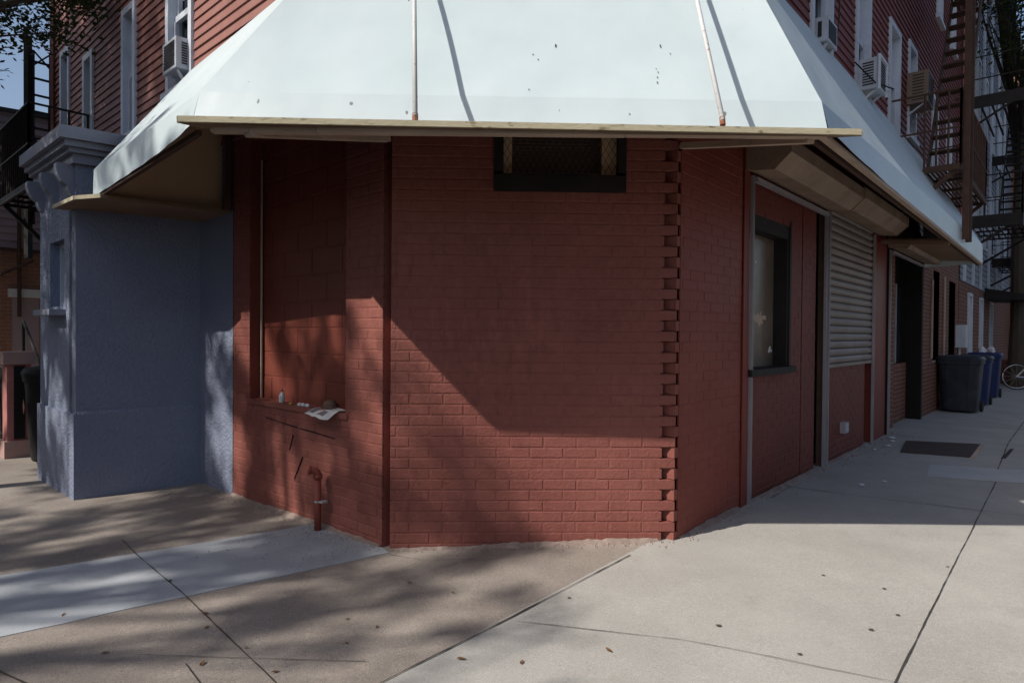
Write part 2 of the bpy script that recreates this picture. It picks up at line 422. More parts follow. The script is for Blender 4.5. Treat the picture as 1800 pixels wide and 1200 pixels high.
sw.add(vs, [(j*m_+i,j*m_+i+1,(j+1)*m_+i+1,(j+1)*m_+i) for j in range(n) for i in range(m_-1)])
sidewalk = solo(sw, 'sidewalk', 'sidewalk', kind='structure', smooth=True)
kb = MB()
top = [(p.x,p.y,gz(p.x)-.001) for p in rows[0]]; out_ = []
for i,p in enumerate(rows[0]):
    d = (rows[0][min(i+1,m_-1)]-rows[0][max(i-1,0)]).normalized(); nn = V(d.y,-d.x,0)
    out_.append(p+nn*.15)
kb.loft(top, [(p.x,p.y,gz(p.x)-.006) for p in out_]); kb.loft([(p.x,p.y,gz(p.x)-.006) for p in out_], [(p.x,p.y,-.25) for p in out_])
solo(kb, 'kerb', 'patch2', kind='structure')

def ground_sheet(poly, lift, name, mat, step=.06):
    """a thin slab following the pavement: triangulated polygon, cut into narrow bands in x so that it follows the slope"""
    bm = bmesh.new(); bm.faces.new([bm.verts.new((x,y,0)) for x,y in poly])
    xs = [p[0] for p in poly]; x = min(xs)+.12
    while x < max(xs):
        geom = bm.verts[:]+bm.edges[:]+bm.faces[:]
        bmesh.ops.bisect_plane(bm, geom=geom, plane_co=(x,0,0), plane_no=(1,0,0)); x += .12
    for v in bm.verts: v.co.z = gz(v.co.x)+lift
    r = bmesh.ops.extrude_face_region(bm, geom=bm.faces[:])
    for e in r['geom']:
        if isinstance(e, bmesh.types.BMVert): e.co.z -= .02
    bmesh.ops.recalc_face_normals(bm, faces=bm.faces)
    me = D.meshes.new(name); bm.to_mesh(me); bm.free(); me.materials.append(M[mat])
    o = D.objects.new(name, me); COL.objects.link(o); return o
def wob(p, q, n, amp):
    p, q = Vector(p), Vector(q); d = (q-p).normalized(); nn = Vector((-d.y, d.x)); o = []
    w = 0
    for i in range(n+1):
        w = w*.7+random.uniform(-amp,amp)
        o.append(p+(q-p)*(i/n)+nn*(w if 0<i<n else 0))
    return o
# new, bluish concrete strip to the left of the corner
low = wob((-.76,3.94),(-3.5,2.075),26,.006); upp = wob((-4.1,2.94),(-1.47,4.515),24,.006)
patch = ground_sheet([tuple(p) for p in low+upp[:-1]] + [(-1.47,4.56),(-.84,4.06)], .004, 'repair_patch', 'patch')
patch.parent = sidewalk
p2 = ground_sheet([tuple(p) for p in wob((3.95,5.99),(5.6,5.55),12,.02)+wob((6.1,6.1),(4.35,6.55),12,.02)], .004, 'repair_patch', 'patch2'); p2.parent = sidewalk
def joint(pts, w, name='joint'):
    mb = MB(); a=[]; b=[]
    pts = [Vector(p) for p in pts]
    dense = []
    for p,q in zip(pts,pts[1:]):
        k = max(2,int((q-p).length/.05))
        dense += [p+(q-p)*(i/k) for i in range(k)]
    dense.append(pts[-1]); wv = 0; wy = 0
    for i,p in enumerate(dense):
        d = (dense[min(i+1,len(dense)-1)]-dense[max(i-1,0)]).normalized(); nn = Vector((-d.y,d.x))
        wv = wv*.6+random.uniform(-.3,.3); wy = wy*.6+random.uniform(-.0009,.0009); h = w/2*max(.4,.85+wv)
        c = p+nn*wy
        a.append((*(c+nn*h), gz((c+nn*h).x)+.0055)); b.append((*(c-nn*h), gz((c-nn*h).x)+.0055))
    mb.loft(a,b); o = solo(mb, name, 'joint'); o.parent = sidewalk; return o
joint([(-.62,2.32),(-.445,2.515),(-.017,2.97),(.668,3.733),(.72,3.79)], .010)
joint([(-2.62,4.25),(-2.347,3.955),(-1.748,3.354),(-.974,2.528),(-.7,2.24)], .007)
joint([(1.25,2.13),(1.505,2.432),(4.443,5.776)], .007); joint([(4.9,6.35),(6.3,8.0),(11,13.2)], .010)
joint([(2.1,5.1),(2.441,5.5)], .006); joint([(2.2,5.62),(3.1,5.05),(3.582,4.799),(4.6,4.2),(5.6,3.6)], .009)
joint([(.04,2.95),(.753,2.735)], .004); joint([(.753,2.735),(1.25,2.489),(1.9,2.2)], .003)
joint([(-3.2,3.0),(-2.088,2.576),(-1.893,2.473),(-1.5,2.3)], .012); joint([(-1.35,2.62),(-1.12,2.36)],.005)
joint([(-.745,3.9),(-.52,3.79),(-.2,3.78)], .005); joint([(-1.6,2.7),(-.6,2.62)], .0035)
joint([(4.03,5.93),(5.05,5.55)], .008); joint([(6.2,10.0),(8.4,8.6)], .012); joint([(3.0,3.55),(4.2,2.9)], .004)

# ------------------------------------------------------------------ corner building
B = thing('corner_building', 'red painted brick corner building with a chamfered front and pink siding above', 'building', FA(.9,-2,0))
HOLE_A = (.642,1.482,2.27,2.75)
bk, mo = MB(), MB()
brickwork(bk, mo, FA, 0., 1.72, -.06, 3.0, holes=[HOLE_A], right_anchor=(1.735,1.82))
front = ch(bk, 'front_wall', 'red_brick', B); ch(mo, 'mortar', 'red_brick', front)
# toothed corner: alternate courses oversail the right street wall
tm = MB(); k = -1
while .034+k*.0679 < 3.0:
    c, d = .034+k*.0679, .034+(k+1)*.0679
    if k % 2: tm.box(FA, 1.70, 1.82, -.11, -.004, c+.002, d-.002)
    else: tm.box(FC, -.018, .10, -.10, -.004, c+.002, d-.002)
    k += 1
tm.quad(FA(1.6,-.11,-.05),FA(1.84,-.11,-.05),FA(1.84,-.11,3.),FA(1.6,-.11,3.))
ch(tm, 'toothed_corner', 'red_brick', front)
# left street wall with a bricked-up window niche
NB = (.505,1.9,.815,2.95)
bk, mo = MB(), MB()
brickwork(bk, mo, FB, .085, 2.2, -.12, 3.0, holes=[NB], L=.2125, phase=.05)
left = ch(bk, 'side_wall', 'red_brick', B); ch(mo, 'mortar', 'red_brick', left)
nb = MB(); q = MB()
brickwork(nb, nb, FB, NB[0], NB[1], .8, 2.95, zbase=.80, course=.2, L=.41, out=-.112, joint=.012, rec=.004)
nb.quad(FB(.505,0,.815),FB(.505,-.12,.815),FB(.505,-.12,2.95),FB(.505,0,2.95))
nb.quad(FB(1.9,0,.815),FB(1.9,-.12,.815),FB(1.9,-.12,2.95),FB(1.9,0,2.95))
nb.quad(FB(.505,-.12,2.95),FB(1.9,-.12,2.95),FB(1.9,0,2.95),FB(.505,0,2.95))
ch(nb, 'niche', 'niche', left)
q.box(FB,.47,1.93,-.13,.012,.775,.815); ch(q, 'sill', 'red_brick', left)
q = MB(); q.tube([FB(1.875,-.09,.815),FB(1.875,-.09,2.8)],.009,6); ch(q,'conduit','batten',left)
q = MB()
def groove(F,u0,z0,u1,z1,w): q.beam(F(u0,.0015,z0),F(u1,.0015,z1),.004,w,up=Z)
for (a,b_,c,d) in ((1.62,.683,1.13,.652),(1.1,.65,.63,.628)): groove(FB,a,b_,c,d,.007)
q.beam(FB(1.185,.0015,.59),FB(1.24,.0015,.47),.004,.012,up=nL); q.beam(FB(1.05,.0015,.44),FB(1.165,.0015,.26),.004,.012,up=nL)
ch(q,'crack','black',left)
# slot between the two walls at the left corner
q = MB(); q.quad(FB(-.05,-.10,-.1),FB(.12,-.10,-.1),FB(.12,-.10,3.),FB(-.05,-.10,3.)); q.quad(FB(.085,-.012,-.1),FB(.085,-.12,-.1),FB(.085,-.12,3.),FB(.085,-.012,3.))
q.quad(FA(.0,-.012,-.1),FA(.0,-.12,-.1),FA(.0,-.12,3.),FA(.0,-.012,3.))
ch(q,'corner_slot','red_brick',left)
# right street wall
bk, mo = MB(), MB()
brickwork(bk, mo, FC, .03, 1.03, -.02, 3.0, phase=.03, rec=.0022, joint=.006)
rightw = ch(bk, 'street_wall', 'red_brick_warm', B); ch(mo,'mortar','red_brick_warm',rightw)
q = MB(); q.box(FC,1.032,1.155,-.1,.006,-.02,2.95); q.box(FC,1.032,1.05,-.1,.014,.0,2.95); ch(q,'corner_post','red_wood',rightw)
WIN = (1.22,2.19,1.05,2.37)
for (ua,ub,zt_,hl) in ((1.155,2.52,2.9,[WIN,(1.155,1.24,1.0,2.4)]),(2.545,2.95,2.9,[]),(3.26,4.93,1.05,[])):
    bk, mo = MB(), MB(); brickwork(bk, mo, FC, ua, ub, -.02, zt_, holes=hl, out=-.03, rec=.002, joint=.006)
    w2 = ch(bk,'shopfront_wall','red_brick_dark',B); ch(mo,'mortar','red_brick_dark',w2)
q = MB(); q.quad(FC(2.5,-.06,-.02),FC(2.57,-.06,-.02),FC(2.57,-.06,2.9),FC(2.5,-.06,2.9)); q.quad(FC(2.86,-.16,-.02),FC(3.3,-.16,-.02),FC(3.3,-.16,2.9),FC(2.86,-.16,2.9))
q.quad(FC(2.95,-.03,-.02),FC(2.95,-.16,-.02),FC(2.95,-.16,2.9),FC(2.95,-.03,2.9)); q.quad(FC(3.26,-.03,-.02),FC(3.26,-.16,-.02),FC(3.26,-.16,2.9),FC(3.26,-.03,2.9))
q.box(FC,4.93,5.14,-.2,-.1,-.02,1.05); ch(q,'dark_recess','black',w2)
q = MB(); q.box(FC,5.16,5.62,-.2,-.01,-.02,2.9); q.box(FC,5.66,6.0,-.2,-.02,-.02,2.9); q.box(FC,5.6,5.68,-.2,-.06,-.02,2.9); ch(q,'red_pilaster','red_wood',w2)
q = MB(); q.box(FC,3.125,3.225,-.06,-.004,.0,2.62); ch(q,'shutter_post','rust',w2)
# shop window
sw_ = MB(); u0,u1,z0,z1 = WIN
sw_.box(FC,u0-.03,u1,-.16,-.035,z1-.14,z1); sw_.box(FC,u1-.055,u1,-.165,-.035,z0,z1-.14); sw_.box(FC,u0-.03,u0+.04,-.16,-.05,z0,z1-.14); sw_.box(FC,u1-.02,u1+.02,-.035,-.022,z0,z1+.02)
wf = ch(sw_,'shop_window','dark_wood',B)
q = MB(); q.box(FC,u0-.05,u1+.03,-.17,.03,z0-.005,z0+.05); ch(q,'sill','dark_wood',wf)
q = MB(); q.box(FC,u0+.03,u1-.05,-.17,-.155,z0+.05,z1-.13); ch(q,'glass','shop_glass',wf)
def splat(u,z,r,n,o=-.1535,flat=.6):
    mb = MB(); pts = []
    for k in range(n):
        a = 2*PI*k/n; rr = r*random.uniform(.35,1.25); pts.append(FC(u+rr*math.cos(a),o,z+rr*flat*math.sin(a)))
    mb.prism(pts, nR*.001); return mb
ch(splat(1.80,1.52,.17,26,flat=.38),'paint_splash','batten',wf)
for u,z,r in ((2.06,1.24,.05),(1.70,2.0,.025)): ch(splat(u,z,r,9),'sticker_remains','lintel',wf)
# door bay and bare brick further along
for (ua,ub,zt_,oo,hl) in ((6.1,6.95,2.6,-.10,[]),(6.95,8.3,.95,-.18,[]),(8.42,12.7,3.4,0.,[(9.55,10.25,.95,2.55),(11.4,12.3,.0,2.5)])):
    bk, mo = MB(), MB(); brickwork(bk, mo, FC, ua, ub, -.02, zt_, out=oo, phase=.1, rec=.004, holes=hl)
    pier = ch(bk,'bare_brick_wall','brown_brick',B); ch(mo,'mortar','mortar',pier)
q = MB(); q.box(FC,6.95,8.3,-.45,-.3,-.05,2.9); q.box(FC,8.3,8.42,-.35,.03,-.05,2.8); q.box(FC,6.03,6.1,-.4,-.0,-.05,2.9)
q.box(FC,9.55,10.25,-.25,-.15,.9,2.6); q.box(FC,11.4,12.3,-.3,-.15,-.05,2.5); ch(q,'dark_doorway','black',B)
q = MB(); q.box(FC,7.0,8.25,-.29,-.25,.95,2.2); wq = ch(q,'door_glass','glass',B)
q = MB(); q.box(FC,7.25,7.29,-.25,-.22,.95,2.2); q.box(FC,7.7,7.74,-.25,-.22,.95,2.2); ch(q,'mullion','rail',wq)
q = MB(); q.tube([FC(9.25,.03,1.0),FC(9.25,.03,2.35)],.02,6); ch(q,'pipe','batten',pier)
q = MB(); q.tube([FC(10.6,.03,.6),FC(10.6,.03,2.5)],.02,6); ch(q,'pipe','batten',pier)
def fillet(F,u0,u1,seed):
    rn_ = random.Random(seed); mb = MB(); a=[];m=[];b=[]; w=.02; u = u0
    while u <= u1:
        w = max(.006,min(.05,w+rn_.uniform(-.012,.012))); h = .008+w*.35*rn_.uniform(.6,1.3)
        p,q_,r = F(u,.002,0),F(u,w*.5,0),F(u,w,0)
        a.append(V(p.x,p.y,gz(p.x)+h)); m.append(V(q_.x,q_.y,gz(q_.x)+h*.6)); b.append(V(r.x,r.y,gz(r.x)-.004)); u += .03
    mb.loft(a,m); mb.loft(m,b); return mb
for F_,ua,ub,sd in ((FA,.0,1.72,1),(FB,.09,2.2,2),(FC,.04,1.0,3),(FC,1.2,2.85,4),(FC,3.3,4.9,5)): ch(fillet(F_,ua,ub,sd),'mortar_fillet','fillet',B)
# vent opening in the front wall
vw = MB(); u0,u1,z0,z1 = HOLE_A
vw.box(FA,u0,u1,-.14,.012,z0,z0+.105); vw.box(FA,u0+.06,u1-.05,-.14,-.05,z0+.105,z0+.125); vw.box(FA,u0,u0+.06,-.14,.012,z0+.125,z1); vw.box(FA,u1-.05,u1,-.14,.012,z0+.125,z1)
vent = ch(vw,'vent_window','dark_wood',B)
q = MB(); q.box(FA,u0+.06,u0+.115,-.2,-.06,z0+.125,z1); q.box(FA,u1-.145,u1-.05,-.2,-.06,z0+.125,z1); ch(q,'tan_jamb','tan_panel',vent)
q = MB()
for i in range(16):
    zz = z0+.135+i*.022; q.quad(FA(u0+.115,-.085,zz),FA(u1-.145,-.085,zz),FA(u1-.145,-.115,zz+.02),FA(u0+.115,-.115,zz+.02))
q.quad(FA(u0+.06,-.18,z0),FA(u1-.05,-.18,z0),FA(u1-.05,-.18,z1),FA(u0+.06,-.18,z1)); ch(q,'louver','louver',vent)
q = MB(); a0,a1 = u0+.06,u1-.05; s_ = .042; x = a0-.5
def seg(ua,za,ub,zb):
    t0,t1 = 0.,1.
    for lo,hi,p,d in ((a0,a1,ua,ub-ua),(z0+.125,z1,za,zb-za)):
        ta,tb = (lo-p)/d,(hi-p)/d
        t0,t1 = max(t0,min(ta,tb)),min(t1,max(ta,tb))
    if t1 > t0: q.tube([FA(ua+(ub-ua)*t0,-.035,za+(zb-za)*t0),FA(ua+(ub-ua)*t1,-.035,za+(zb-za)*t1)],.0016,3,False)
while x < a1+.5:
    seg(x,z0+.1,x+.32,z0+.66); seg(x,z0+.1,x-.32,z0+.66); x += s_
ch(q,'wire_mesh','black_iron',vent)

# upper storeys: siding
WL = [(3.02,3.66,3.72,5.25),(4.55,5.0,3.55,5.02),(6.1,6.52,3.75,4.93),(7.15,7.62,4.0,5.3),(5.5,6.1,6.2,7.7),(3.0,3.6,6.2,7.7),(7.1,7.7,6.2,7.7)]
WR = [(.9,1.5,4.05,5.55),(2.52,3.2,4.05,5.55),(4.1,4.75,4.05,5.55),(5.75,6.43,4.05,5.55),(7.0,7.6,4.3,5.7),(9.0,9.6,4.0,5.5),(10.6,11.2,4.0,5.5),(2.5,3.15,6.9,8.4),(4.1,4.75,6.9,8.4),(5.8,6.4,6.9,8.4),(7.6,8.2,6.9,8.4),(9.3,9.9,6.9,8.4),(10.9,11.5,6.9,8.4)]
q = MB(); clapboard(q,FB,.61,8.06,3.0,10.6,holes=WL); ch(q,'side_siding','pink_siding',B)
q = MB(); clapboard(q,FC,.70,12.7,3.0,10.6,holes=WR); ch(q,'street_siding','maroon_siding',B)
PB_, PC_ = FB(.61,0,0), FC(.70,0,0); dU = (PC_-PB_).normalized(); nU = V(dU.y,-dU.x,0)
FU = lambda u,o,z: PB_+dU*u+nU*o+Z*z
q = MB(); clapboard(q,FU,0.,(PC_-PB_).length,3.0,10.6); ch(q,'front_siding','pink_siding',B)
q = MB(); q.beam(FB(8.0,.01,3.0),FB(8.0,.01,10.6),.12,.05); q.beam(FC(12.68,.01,3.0),FC(12.68,.01,10.6),.1,.05); ch(q,'corner_board','pink_siding',B)
core = [FB(.9,-.4,0), FC(1.0,-.4,0), A1+dR*12.7-nR*.48, A1+dR*12.7-nR*8, A0+dL*8.06-nL*8, A0+dL*8.06-nL*.48]
q = MB(); q.prism([p+Z*-.2 for p in core], Z*10.8); ch(q,'inner_core','black',B)  # dark core added inside to keep sun from leaking past the wall sheets
q = MB(); q.prism([FB(.5,.3,10.6),FC(.6,.3,10.6),A1+dR*12.8+nR*.3+Z*10.6,A1+dR*12.8-nR*8+Z*10.6,A0+dL*8.1-nL*8+Z*10.6,A0+dL*8.1+nL*.3+Z*10.6], Z*.35)
ch(q,'roof','roof',B)
def sash_window(F, w, parent, pm='white_trim'):
    u0,u1,z0,z1 = w; t = .075
    mb = MB(); mb.box(F,u0,u0+t,-.1,.035,z0,z1); mb.box(F,u1-t,u1,-.1,.035,z0,z1); mb.box(F,u0+t,u1-t,-.1,.035,z1-t,z1); mb.box(F,u0-.03,u1+.03,-.1,.07,z0-.04,z0+.02)
    o = ch(mb,'window',pm,parent)
    zm = (z0+z1)/2
    s = MB(); s.box(F,u0+t,u1-t,-.07,-.03,zm-.03,zm+.03); s.box(F,u0+t,u0+t+.04,-.09,-.05,zm,z1-t); s.box(F,u1-t-.04,u1-t,-.09,-.05,zm,z1-t)
    s.box(F,u0+t,u0+t+.04,-.06,-.02,z0+.02,zm-.03); s.box(F,u1-t-.04,u1-t,-.06,-.02,z0+.02,zm-.03); s.box(F,u0+t+.04,u1-t-.04,-.06,-.02,z0+.02,z0+.07)
    ch(s,'sash',pm,o)
    gl = MB(); gl.box(F,u0+t,u1-t,-.13,-.10,z0+.02,z1-t); ch(gl,'pane','glass',o)
    if random.random() < .6:
        c = MB(); zt = z1-t; 
        # half-lowered white blind seen behind the upper sash
        c.box(F,u0+t+.045,u1-t-.045,-.098,-.092,zm+.25*random.random(),zt); ch(c,'blind','white_trim',o)
    return o
for w in WL: sash_window(FB,w,B)
for w in WR: sash_window(FC,w,B)

# ------------------------------------------------------------------ awning over the corner
AW = thing('corner_awning', 'large white vinyl awning wrapping the chamfered corner on a plywood deck', 'awning', V(0,3.5,2.4))
VL, VR = V(-1.82,3.68,2.755), V(1.84,3.80,2.77)
EL, ER = V(-3.32,5.02,2.635), V(7.45,10.05,2.83)
UB, UC = .61, .70                                   # where the upper, wider chamfer meets the street walls
tL = [(UB,4.03),(1.34,3.93),(3.05,3.82)]
def topB(t):
    u = UB+t*(3.05-UB)
    for (a,za),(b_,zb) in zip(tL,tL[1:]):
        if u <= b_+1e-6: return FB(u,.03,za+(zb-za)*(u-a)/(b_-a))
TF0, TF1 = FB(UB,.03,4.03), FC(UC,.03,4.20)
nS = 24
def lerp(a,b,t): return a*(1-t)+b*t
hipL = [lerp(VL,TF0,t/10) for t in range(11)]
f = MB()
front_n = V(-.05,-.9,.45).normalized()
f.loft([lerp(VL,VR,i/nS) for i in range(nS+1)], [lerp(TF0,TF1,i/nS) for i in range(nS+1)], 14,
       lambda s,t: -front_n*.025*math.sin(PI*t)*math.sin(PI*s)**.5 if 0<s<1 else V(0,0,0))
ch(f,'front_slope','fabric',AW,True)
for s_,t_,w_,h_ in [(a_,b_,c_*.6,d_*.8) for a_,b_,c_,d_ in ((.56,.306,.008,.022),(.755,.306,.007,.024),(.52,.25,.007,.007),(.53,.22,.007,.007),(.77,.26,.006,.007),(.735,.09,.007,.012),(.737,.12,.006,.01),(.74,.15,.006,.008),(.738,.17,.005,.006),(.52,.04,.006,.007))]:
    c_ = lerp(lerp(VL,VR,s_),lerp(TF0,TF1,s_),t_)-front_n*.025*math.sin(PI*t_)*math.sin(PI*s_)**.5+front_n*.004
    up_ = (lerp(TF0,TF1,s_)-lerp(VL,VR,s_)).normalized(); rt_ = (VR-VL).normalized()
    f = MB(); f.poly([c_+rt_*w_*math.cos(k*PI/4)+up_*h_*math.sin(k*PI/4) for k in range(8)]); ch(f,'stain','gum',AW)
f = MB()
ln = V(-.6,-.7,.6).normalized()
f.loft([lerp(VL,EL,i/nS) for i in range(nS+1)], [topB(i/nS) if i else TF0 for i in range(nS+1)], 14,
       lambda s,t: -ln*(.03*math.sin(PI*t)*math.sin(PI*s))+ln*.012*math.sin(s*23+t*4)*math.sin(PI*t)*math.sin(PI*s))
ch(f,'side_slope','fabric',AW,True)
f = MB(); rn = V(.6,-.55,.55).normalized(); nR2 = 40
def rbulge(s,t):
    # low ridge shaped for the sunlit band running down from the hip
    s0 = .20*(1-t)**1.0; d = abs(s-s0); rid = max(0,1-d/.07)*math.sin(PI*min(1,t*1.3))**.7*(1-t) if t*1.3 < 1 else 0
    return rn*(.012*rid*(1 if s>0.005 else 0)) - rn*(.02*math.sin(PI*t)*math.sin(PI*min(1,s)))
f.loft([lerp(VR,ER,i/nR2) for i in range(nR2+1)], [lerp(TF1,FC(7.8,.03,4.2),i/nR2) for i in range(nR2+1)], 16, rbulge)
ch(f,'street_slope','fabric',AW,True)
f = MB()
def valance(a,b,ha,hb,n,sag=0.,out=V(0,0,0),kick=V(0,0,0),both=False):
    f.loft([lerp(a,b,i/n) for i in range(n+1)], [lerp(a,b,i/n)-Z*(lerp(ha,hb,i/n)+sag*math.sin(PI*i/n))+out*(.5+.5*math.sin(i*1.9))+kick*(1 if both else (1-i/n)**4) for i in range(n+1)], 4)
valance(VL,VR,.215,.215,20,0,V(0,0,0),V(0,-.085,0),True); valance(VL,EL,.215,.212,20,0,nL*.006,V(0,-.085,0)); valance(VR,ER,.195,.29,30,0.,nR*.006,V(0,-.085,0))
ch(f,'valance','fabric',AW)
# far ends of the two wings
f = MB(); f.poly([ER,ER-Z*.29,FC(8.5,.03,2.5),FC(7.8,.03,4.2)]); ch(f,'end_flap','fabric',AW)
# plywood lining under the vinyl
f = MB(); dn = Z*-.03
f.loft([lerp(VL,EL,i/6)+dn+nL*-.03 for i in range(7)],[topB(i/6)+dn+nL*-.02 for i in range(7)])
f.loft([lerp(VR,ER,i/6)+dn+nR*-.03 for i in range(7)],[lerp(TF1,FC(7.8,.03,4.2),i/6)+dn-nR*.02 for i in range(7)])
f.loft([VL+dn+V(0,.04,0),VR+dn+V(0,.04,0)],[TF0+dn,TF1+dn]); ch(f,'lining','plywood',AW)
# front deck: sheet rising gently towards the wall
ZW = 2.63
pl_ = [V(-1.632,3.10,2.384),V(1.715,3.145,2.360),V(1.76,3.82,2.555),FA(1.84,.015,ZW),FA(-.03,.015,ZW),V(-1.80,3.72,2.555)]
d_ = MB(); d_.prism(pl_, Z*.03); deck = ch(d_,'deck','plywood',AW)
e_ = MB(); e_.beam(pl_[0]+V(.0,-.008,.016),pl_[1]+V(0,-.008,.016),.016,.029); ch(e_,'edge_board','deck_edge',AW)
e_ = MB(); e_.beam(pl_[0]+V(-.006,0,.016),pl_[5]+V(-.006,0,.016),.012,.032); ch(e_,'edge_board','deck_edge',AW)
e_ = MB(); e_.beam(pl_[1]+V(.006,0,.016),pl_[2]+V(.006,0,.016),.012,.032); ch(e_,'edge_board','deck_edge',AW)
def on_deck(y): return 2.372+(ZW-2.372)*(y-3.12)/(4.0-3.12)      # height of the underside
for xa,xb,ya,yb in ((-1.50,-.98,3.165,3.17),(-.975,.555,3.16,3.175),(.56,1.56,3.185,3.18)):
    b_ = MB(); b_.beam((xa,ya,on_deck(ya)-.014),(xb,yb,on_deck(yb)-.016),.05,.028); ch(b_,'batten','batten',AW)
b_ = MB(); b_.beam((-1.32,3.15,2.352),FA(-.02,.03,2.575),.05,.035); ch(b_,'hip_joist','batten',AW)
b_ = MB(); b_.beam((1.50,3.2,2.357),FA(1.835,.03,2.565),.05,.035); ch(b_,'hip_joist','batten',AW)
b_ = MB(); b_.beam(VR-Z*.205+V(0,-.03,0)-nR*.015,ER-Z*.303-nR*.015,.04,.03); ch(b_,'valance_batten','batten',AW)
b_ = MB(); b_.beam(VR-Z*.205+V(0,-.0,0)-nR*.06,ER-Z*.303-nR*.06,.03,.03); ch(b_,'valance_batten','rust',AW)
b_ = MB(); b_.beam(VL-Z*.222-nL*.02+dL*.05,EL-Z*.22-nL*.02,.03,.03); ch(b_,'valance_batten','rust',AW)
b_ = MB()
b_.beam(FC(5.5,.02,2.58),FC(5.5,.74,2.5),.05,.05)
b_.prism([FC(5.5,.05,2.6),FC(5.5,.72,2.54),FC(8.4,.72,2.55),FC(8.4,.05,2.6)],Z*.02)
ch(b_,'soffit_board','plywood',AW)
# end deck against the blue bay, end panel and post
ED = [FB(u,o,2.385) for u,o in ((2.24,.012),(2.36,.95),(2.6,1.06),(3.18,1.07),(3.18,.995),(2.93,.30),(2.90,.012))]
b_ = MB(); b_.prism(ED,Z*.026); ed = ch(b_,'end_deck','plywood',AW)
b_ = MB(); b_.beam(ED[1]+Z*.013-dL*.006,ED[2]+Z*.013-dL*.006,.012,.03); b_.beam(ED[2]+Z*.013+nL*.004,ED[3]+Z*.013+nL*.004,.012,.03); ch(b_,'edge_board','deck_edge',ed)
b_ = MB(); b_.prism([FB(2.42,o,z) for o,z in ((.0,2.413),(.90,2.413),(.90,2.60),(.03,3.80),(0,3.80))],dL*.02); ch(b_,'end_panel','tan_panel',AW)
b_ = MB(); b_.beam(FB(2.22,.03,2.41),FB(2.22,.03,3.7),.05,.05)
for i in range(9): b_.beam(FB(2.22,.0,2.5+i*.11),FB(2.38,.0,2.51+i*.11),.02,.008)
ch(b_,'end_post','rust',AW)
# tie rods
for fx,fy,tx,ty,tz in ((-.485,3.125,-.735,4.62,4.44),(1.035,3.145,1.20,4.70,4.48)):
    z0 = 2.42; mb = MB(); p,q_ = V(fx,fy,z0+.012),V(tx,ty,tz)
    mb.tube([p,q_],.0125,10); ch(mb,'tie_rod','rod',AW,True)
    mb = MB(); mb.tube([V(fx,fy,z0-.012),p+(q_-p).normalized()*.022],.015,8); ch(mb,'rod_foot','rust_red',AW)

# ------------------------------------------------------------------ roller shutters on the right street
def shutter(label,u0,u1,hood_z,curtain,rails,hout=.34):
    t = thing('roller_shutter',label,'roller shutter',FC(u0,0,gz(FC(u0,0,0).x)),'roller shutters along the street wall')
    h = MB(); pr = [(0.005,hood_z+.17),(0.005,hood_z),(.06,hood_z-.015),(.22,hood_z-.035),(hout,hood_z+.07),(hout,hood_z+.17)]
    h.prism([FC(u0+.012,o,z) for o,z in pr],dR*(u1-u0-.024)); hood = ch(h,'hood','hood',t)
    h = MB()
    for uu in (u0,u1-.012):
        h.prism([FC(uu,o,z) for o,z in [(0.003,hood_z+.175),(0.003,hood_z-.01),(.06,hood_z-.024),(.225,hood_z-.044),(hout+.006,hood_z+.068),(hout+.006,hood_z+.175)]],dR*.012)
    ch(h,'hood_end','hood',hood)
    for r in rails:
        h = MB(); zb = gz(FC(r,0,0).x); h.box(FC,r-.013,r-.008,.0,.026,zb,hood_z-.03); h.box(FC,r+.008,r+.013,.0,.026,zb,hood_z-.03); h.box(FC,r-.008,r+.008,.0,.006,zb,hood_z-.03)
        ch(h,'guide_rail','rail',t)
    if curtain is not None:
        h = MB(); a,b_ = rails[0]+.025, rails[-1]-.02; z = curtain; k = 7; sl = .082
        while z < hood_z+.02:
            pts = [(a,.0)]
            for i in range(k): pass
            prof = [(-.035,z),(-.012,z+.006),(-.002,z+.025),(-.001,z+.05),(-.012,z+.072),(-.035,z+sl-.004)]
            for (o0,za),(o1,zb) in zip(prof,prof[1:]): h.quad(FC(a,o0,za),FC(b_,o0,za),FC(b_,o1,zb),FC(a,o1,zb))
            h.quad(FC(a,-.035,z+sl-.004),FC(b_,-.035,z+sl-.004),FC(b_,-.035,z+sl),FC(a,-.035,z+sl))
            z += sl
        cu = ch(h,'curtain','shutter',t,False)
        h = MB(); h.box(FC,a,b_,-.04,.006,curtain-.035,curtain); ch(h,'bottom_bar','shutter',cu)
    else:
        h = MB(); h.box(FC,rails[0]+.02,rails[-1]-.02,.01,.045,hood_z-.075,hood_z-.04); ch(h,'bottom_bar','rail',t)
    return t
shutter('rolled up shutter with a dented brown hood above the dark shop window',1.05,3.17,2.64,None,(1.19,3.12))
shutter('half lowered grey slatted shutter over red brick beside the shop window',3.18,5.32,2.66,1.075,(3.235,5.15))
shutter('rolled up shutter hood above the dark recessed doorway',5.95,8.42,2.57,None,(6.06,8.36),.3)

# small wall box
ob = thing('outlet_box','small grey outlet box low on the red brick under the half lowered shutter','outlet box',FC(3.95,-.03,.3))
q = MB(); q.box(FC,3.87,4.02,-.03,.025,.30,.42); b1 = ch(q,'box','strap',ob)
q = MB(); q.box(FC,3.90,3.99,.025,.032,.32,.40); ch(q,'flap','ac_grey',ob)
mb_ = thing('meter_box','pale utility box mounted on the bare brick beyond the door','utility box',FC(12.55,.0,1.1))
q = MB(); q.box(FC,12.35,12.65,0.,.18,1.15,1.62); ch(q,'case','white_trim',mb_)
q = MB(); q.tube([FC(12.45,.06,.9),FC(12.45,.06,1.16)],.02,6); ch(q,'conduit','white_trim',mb_)

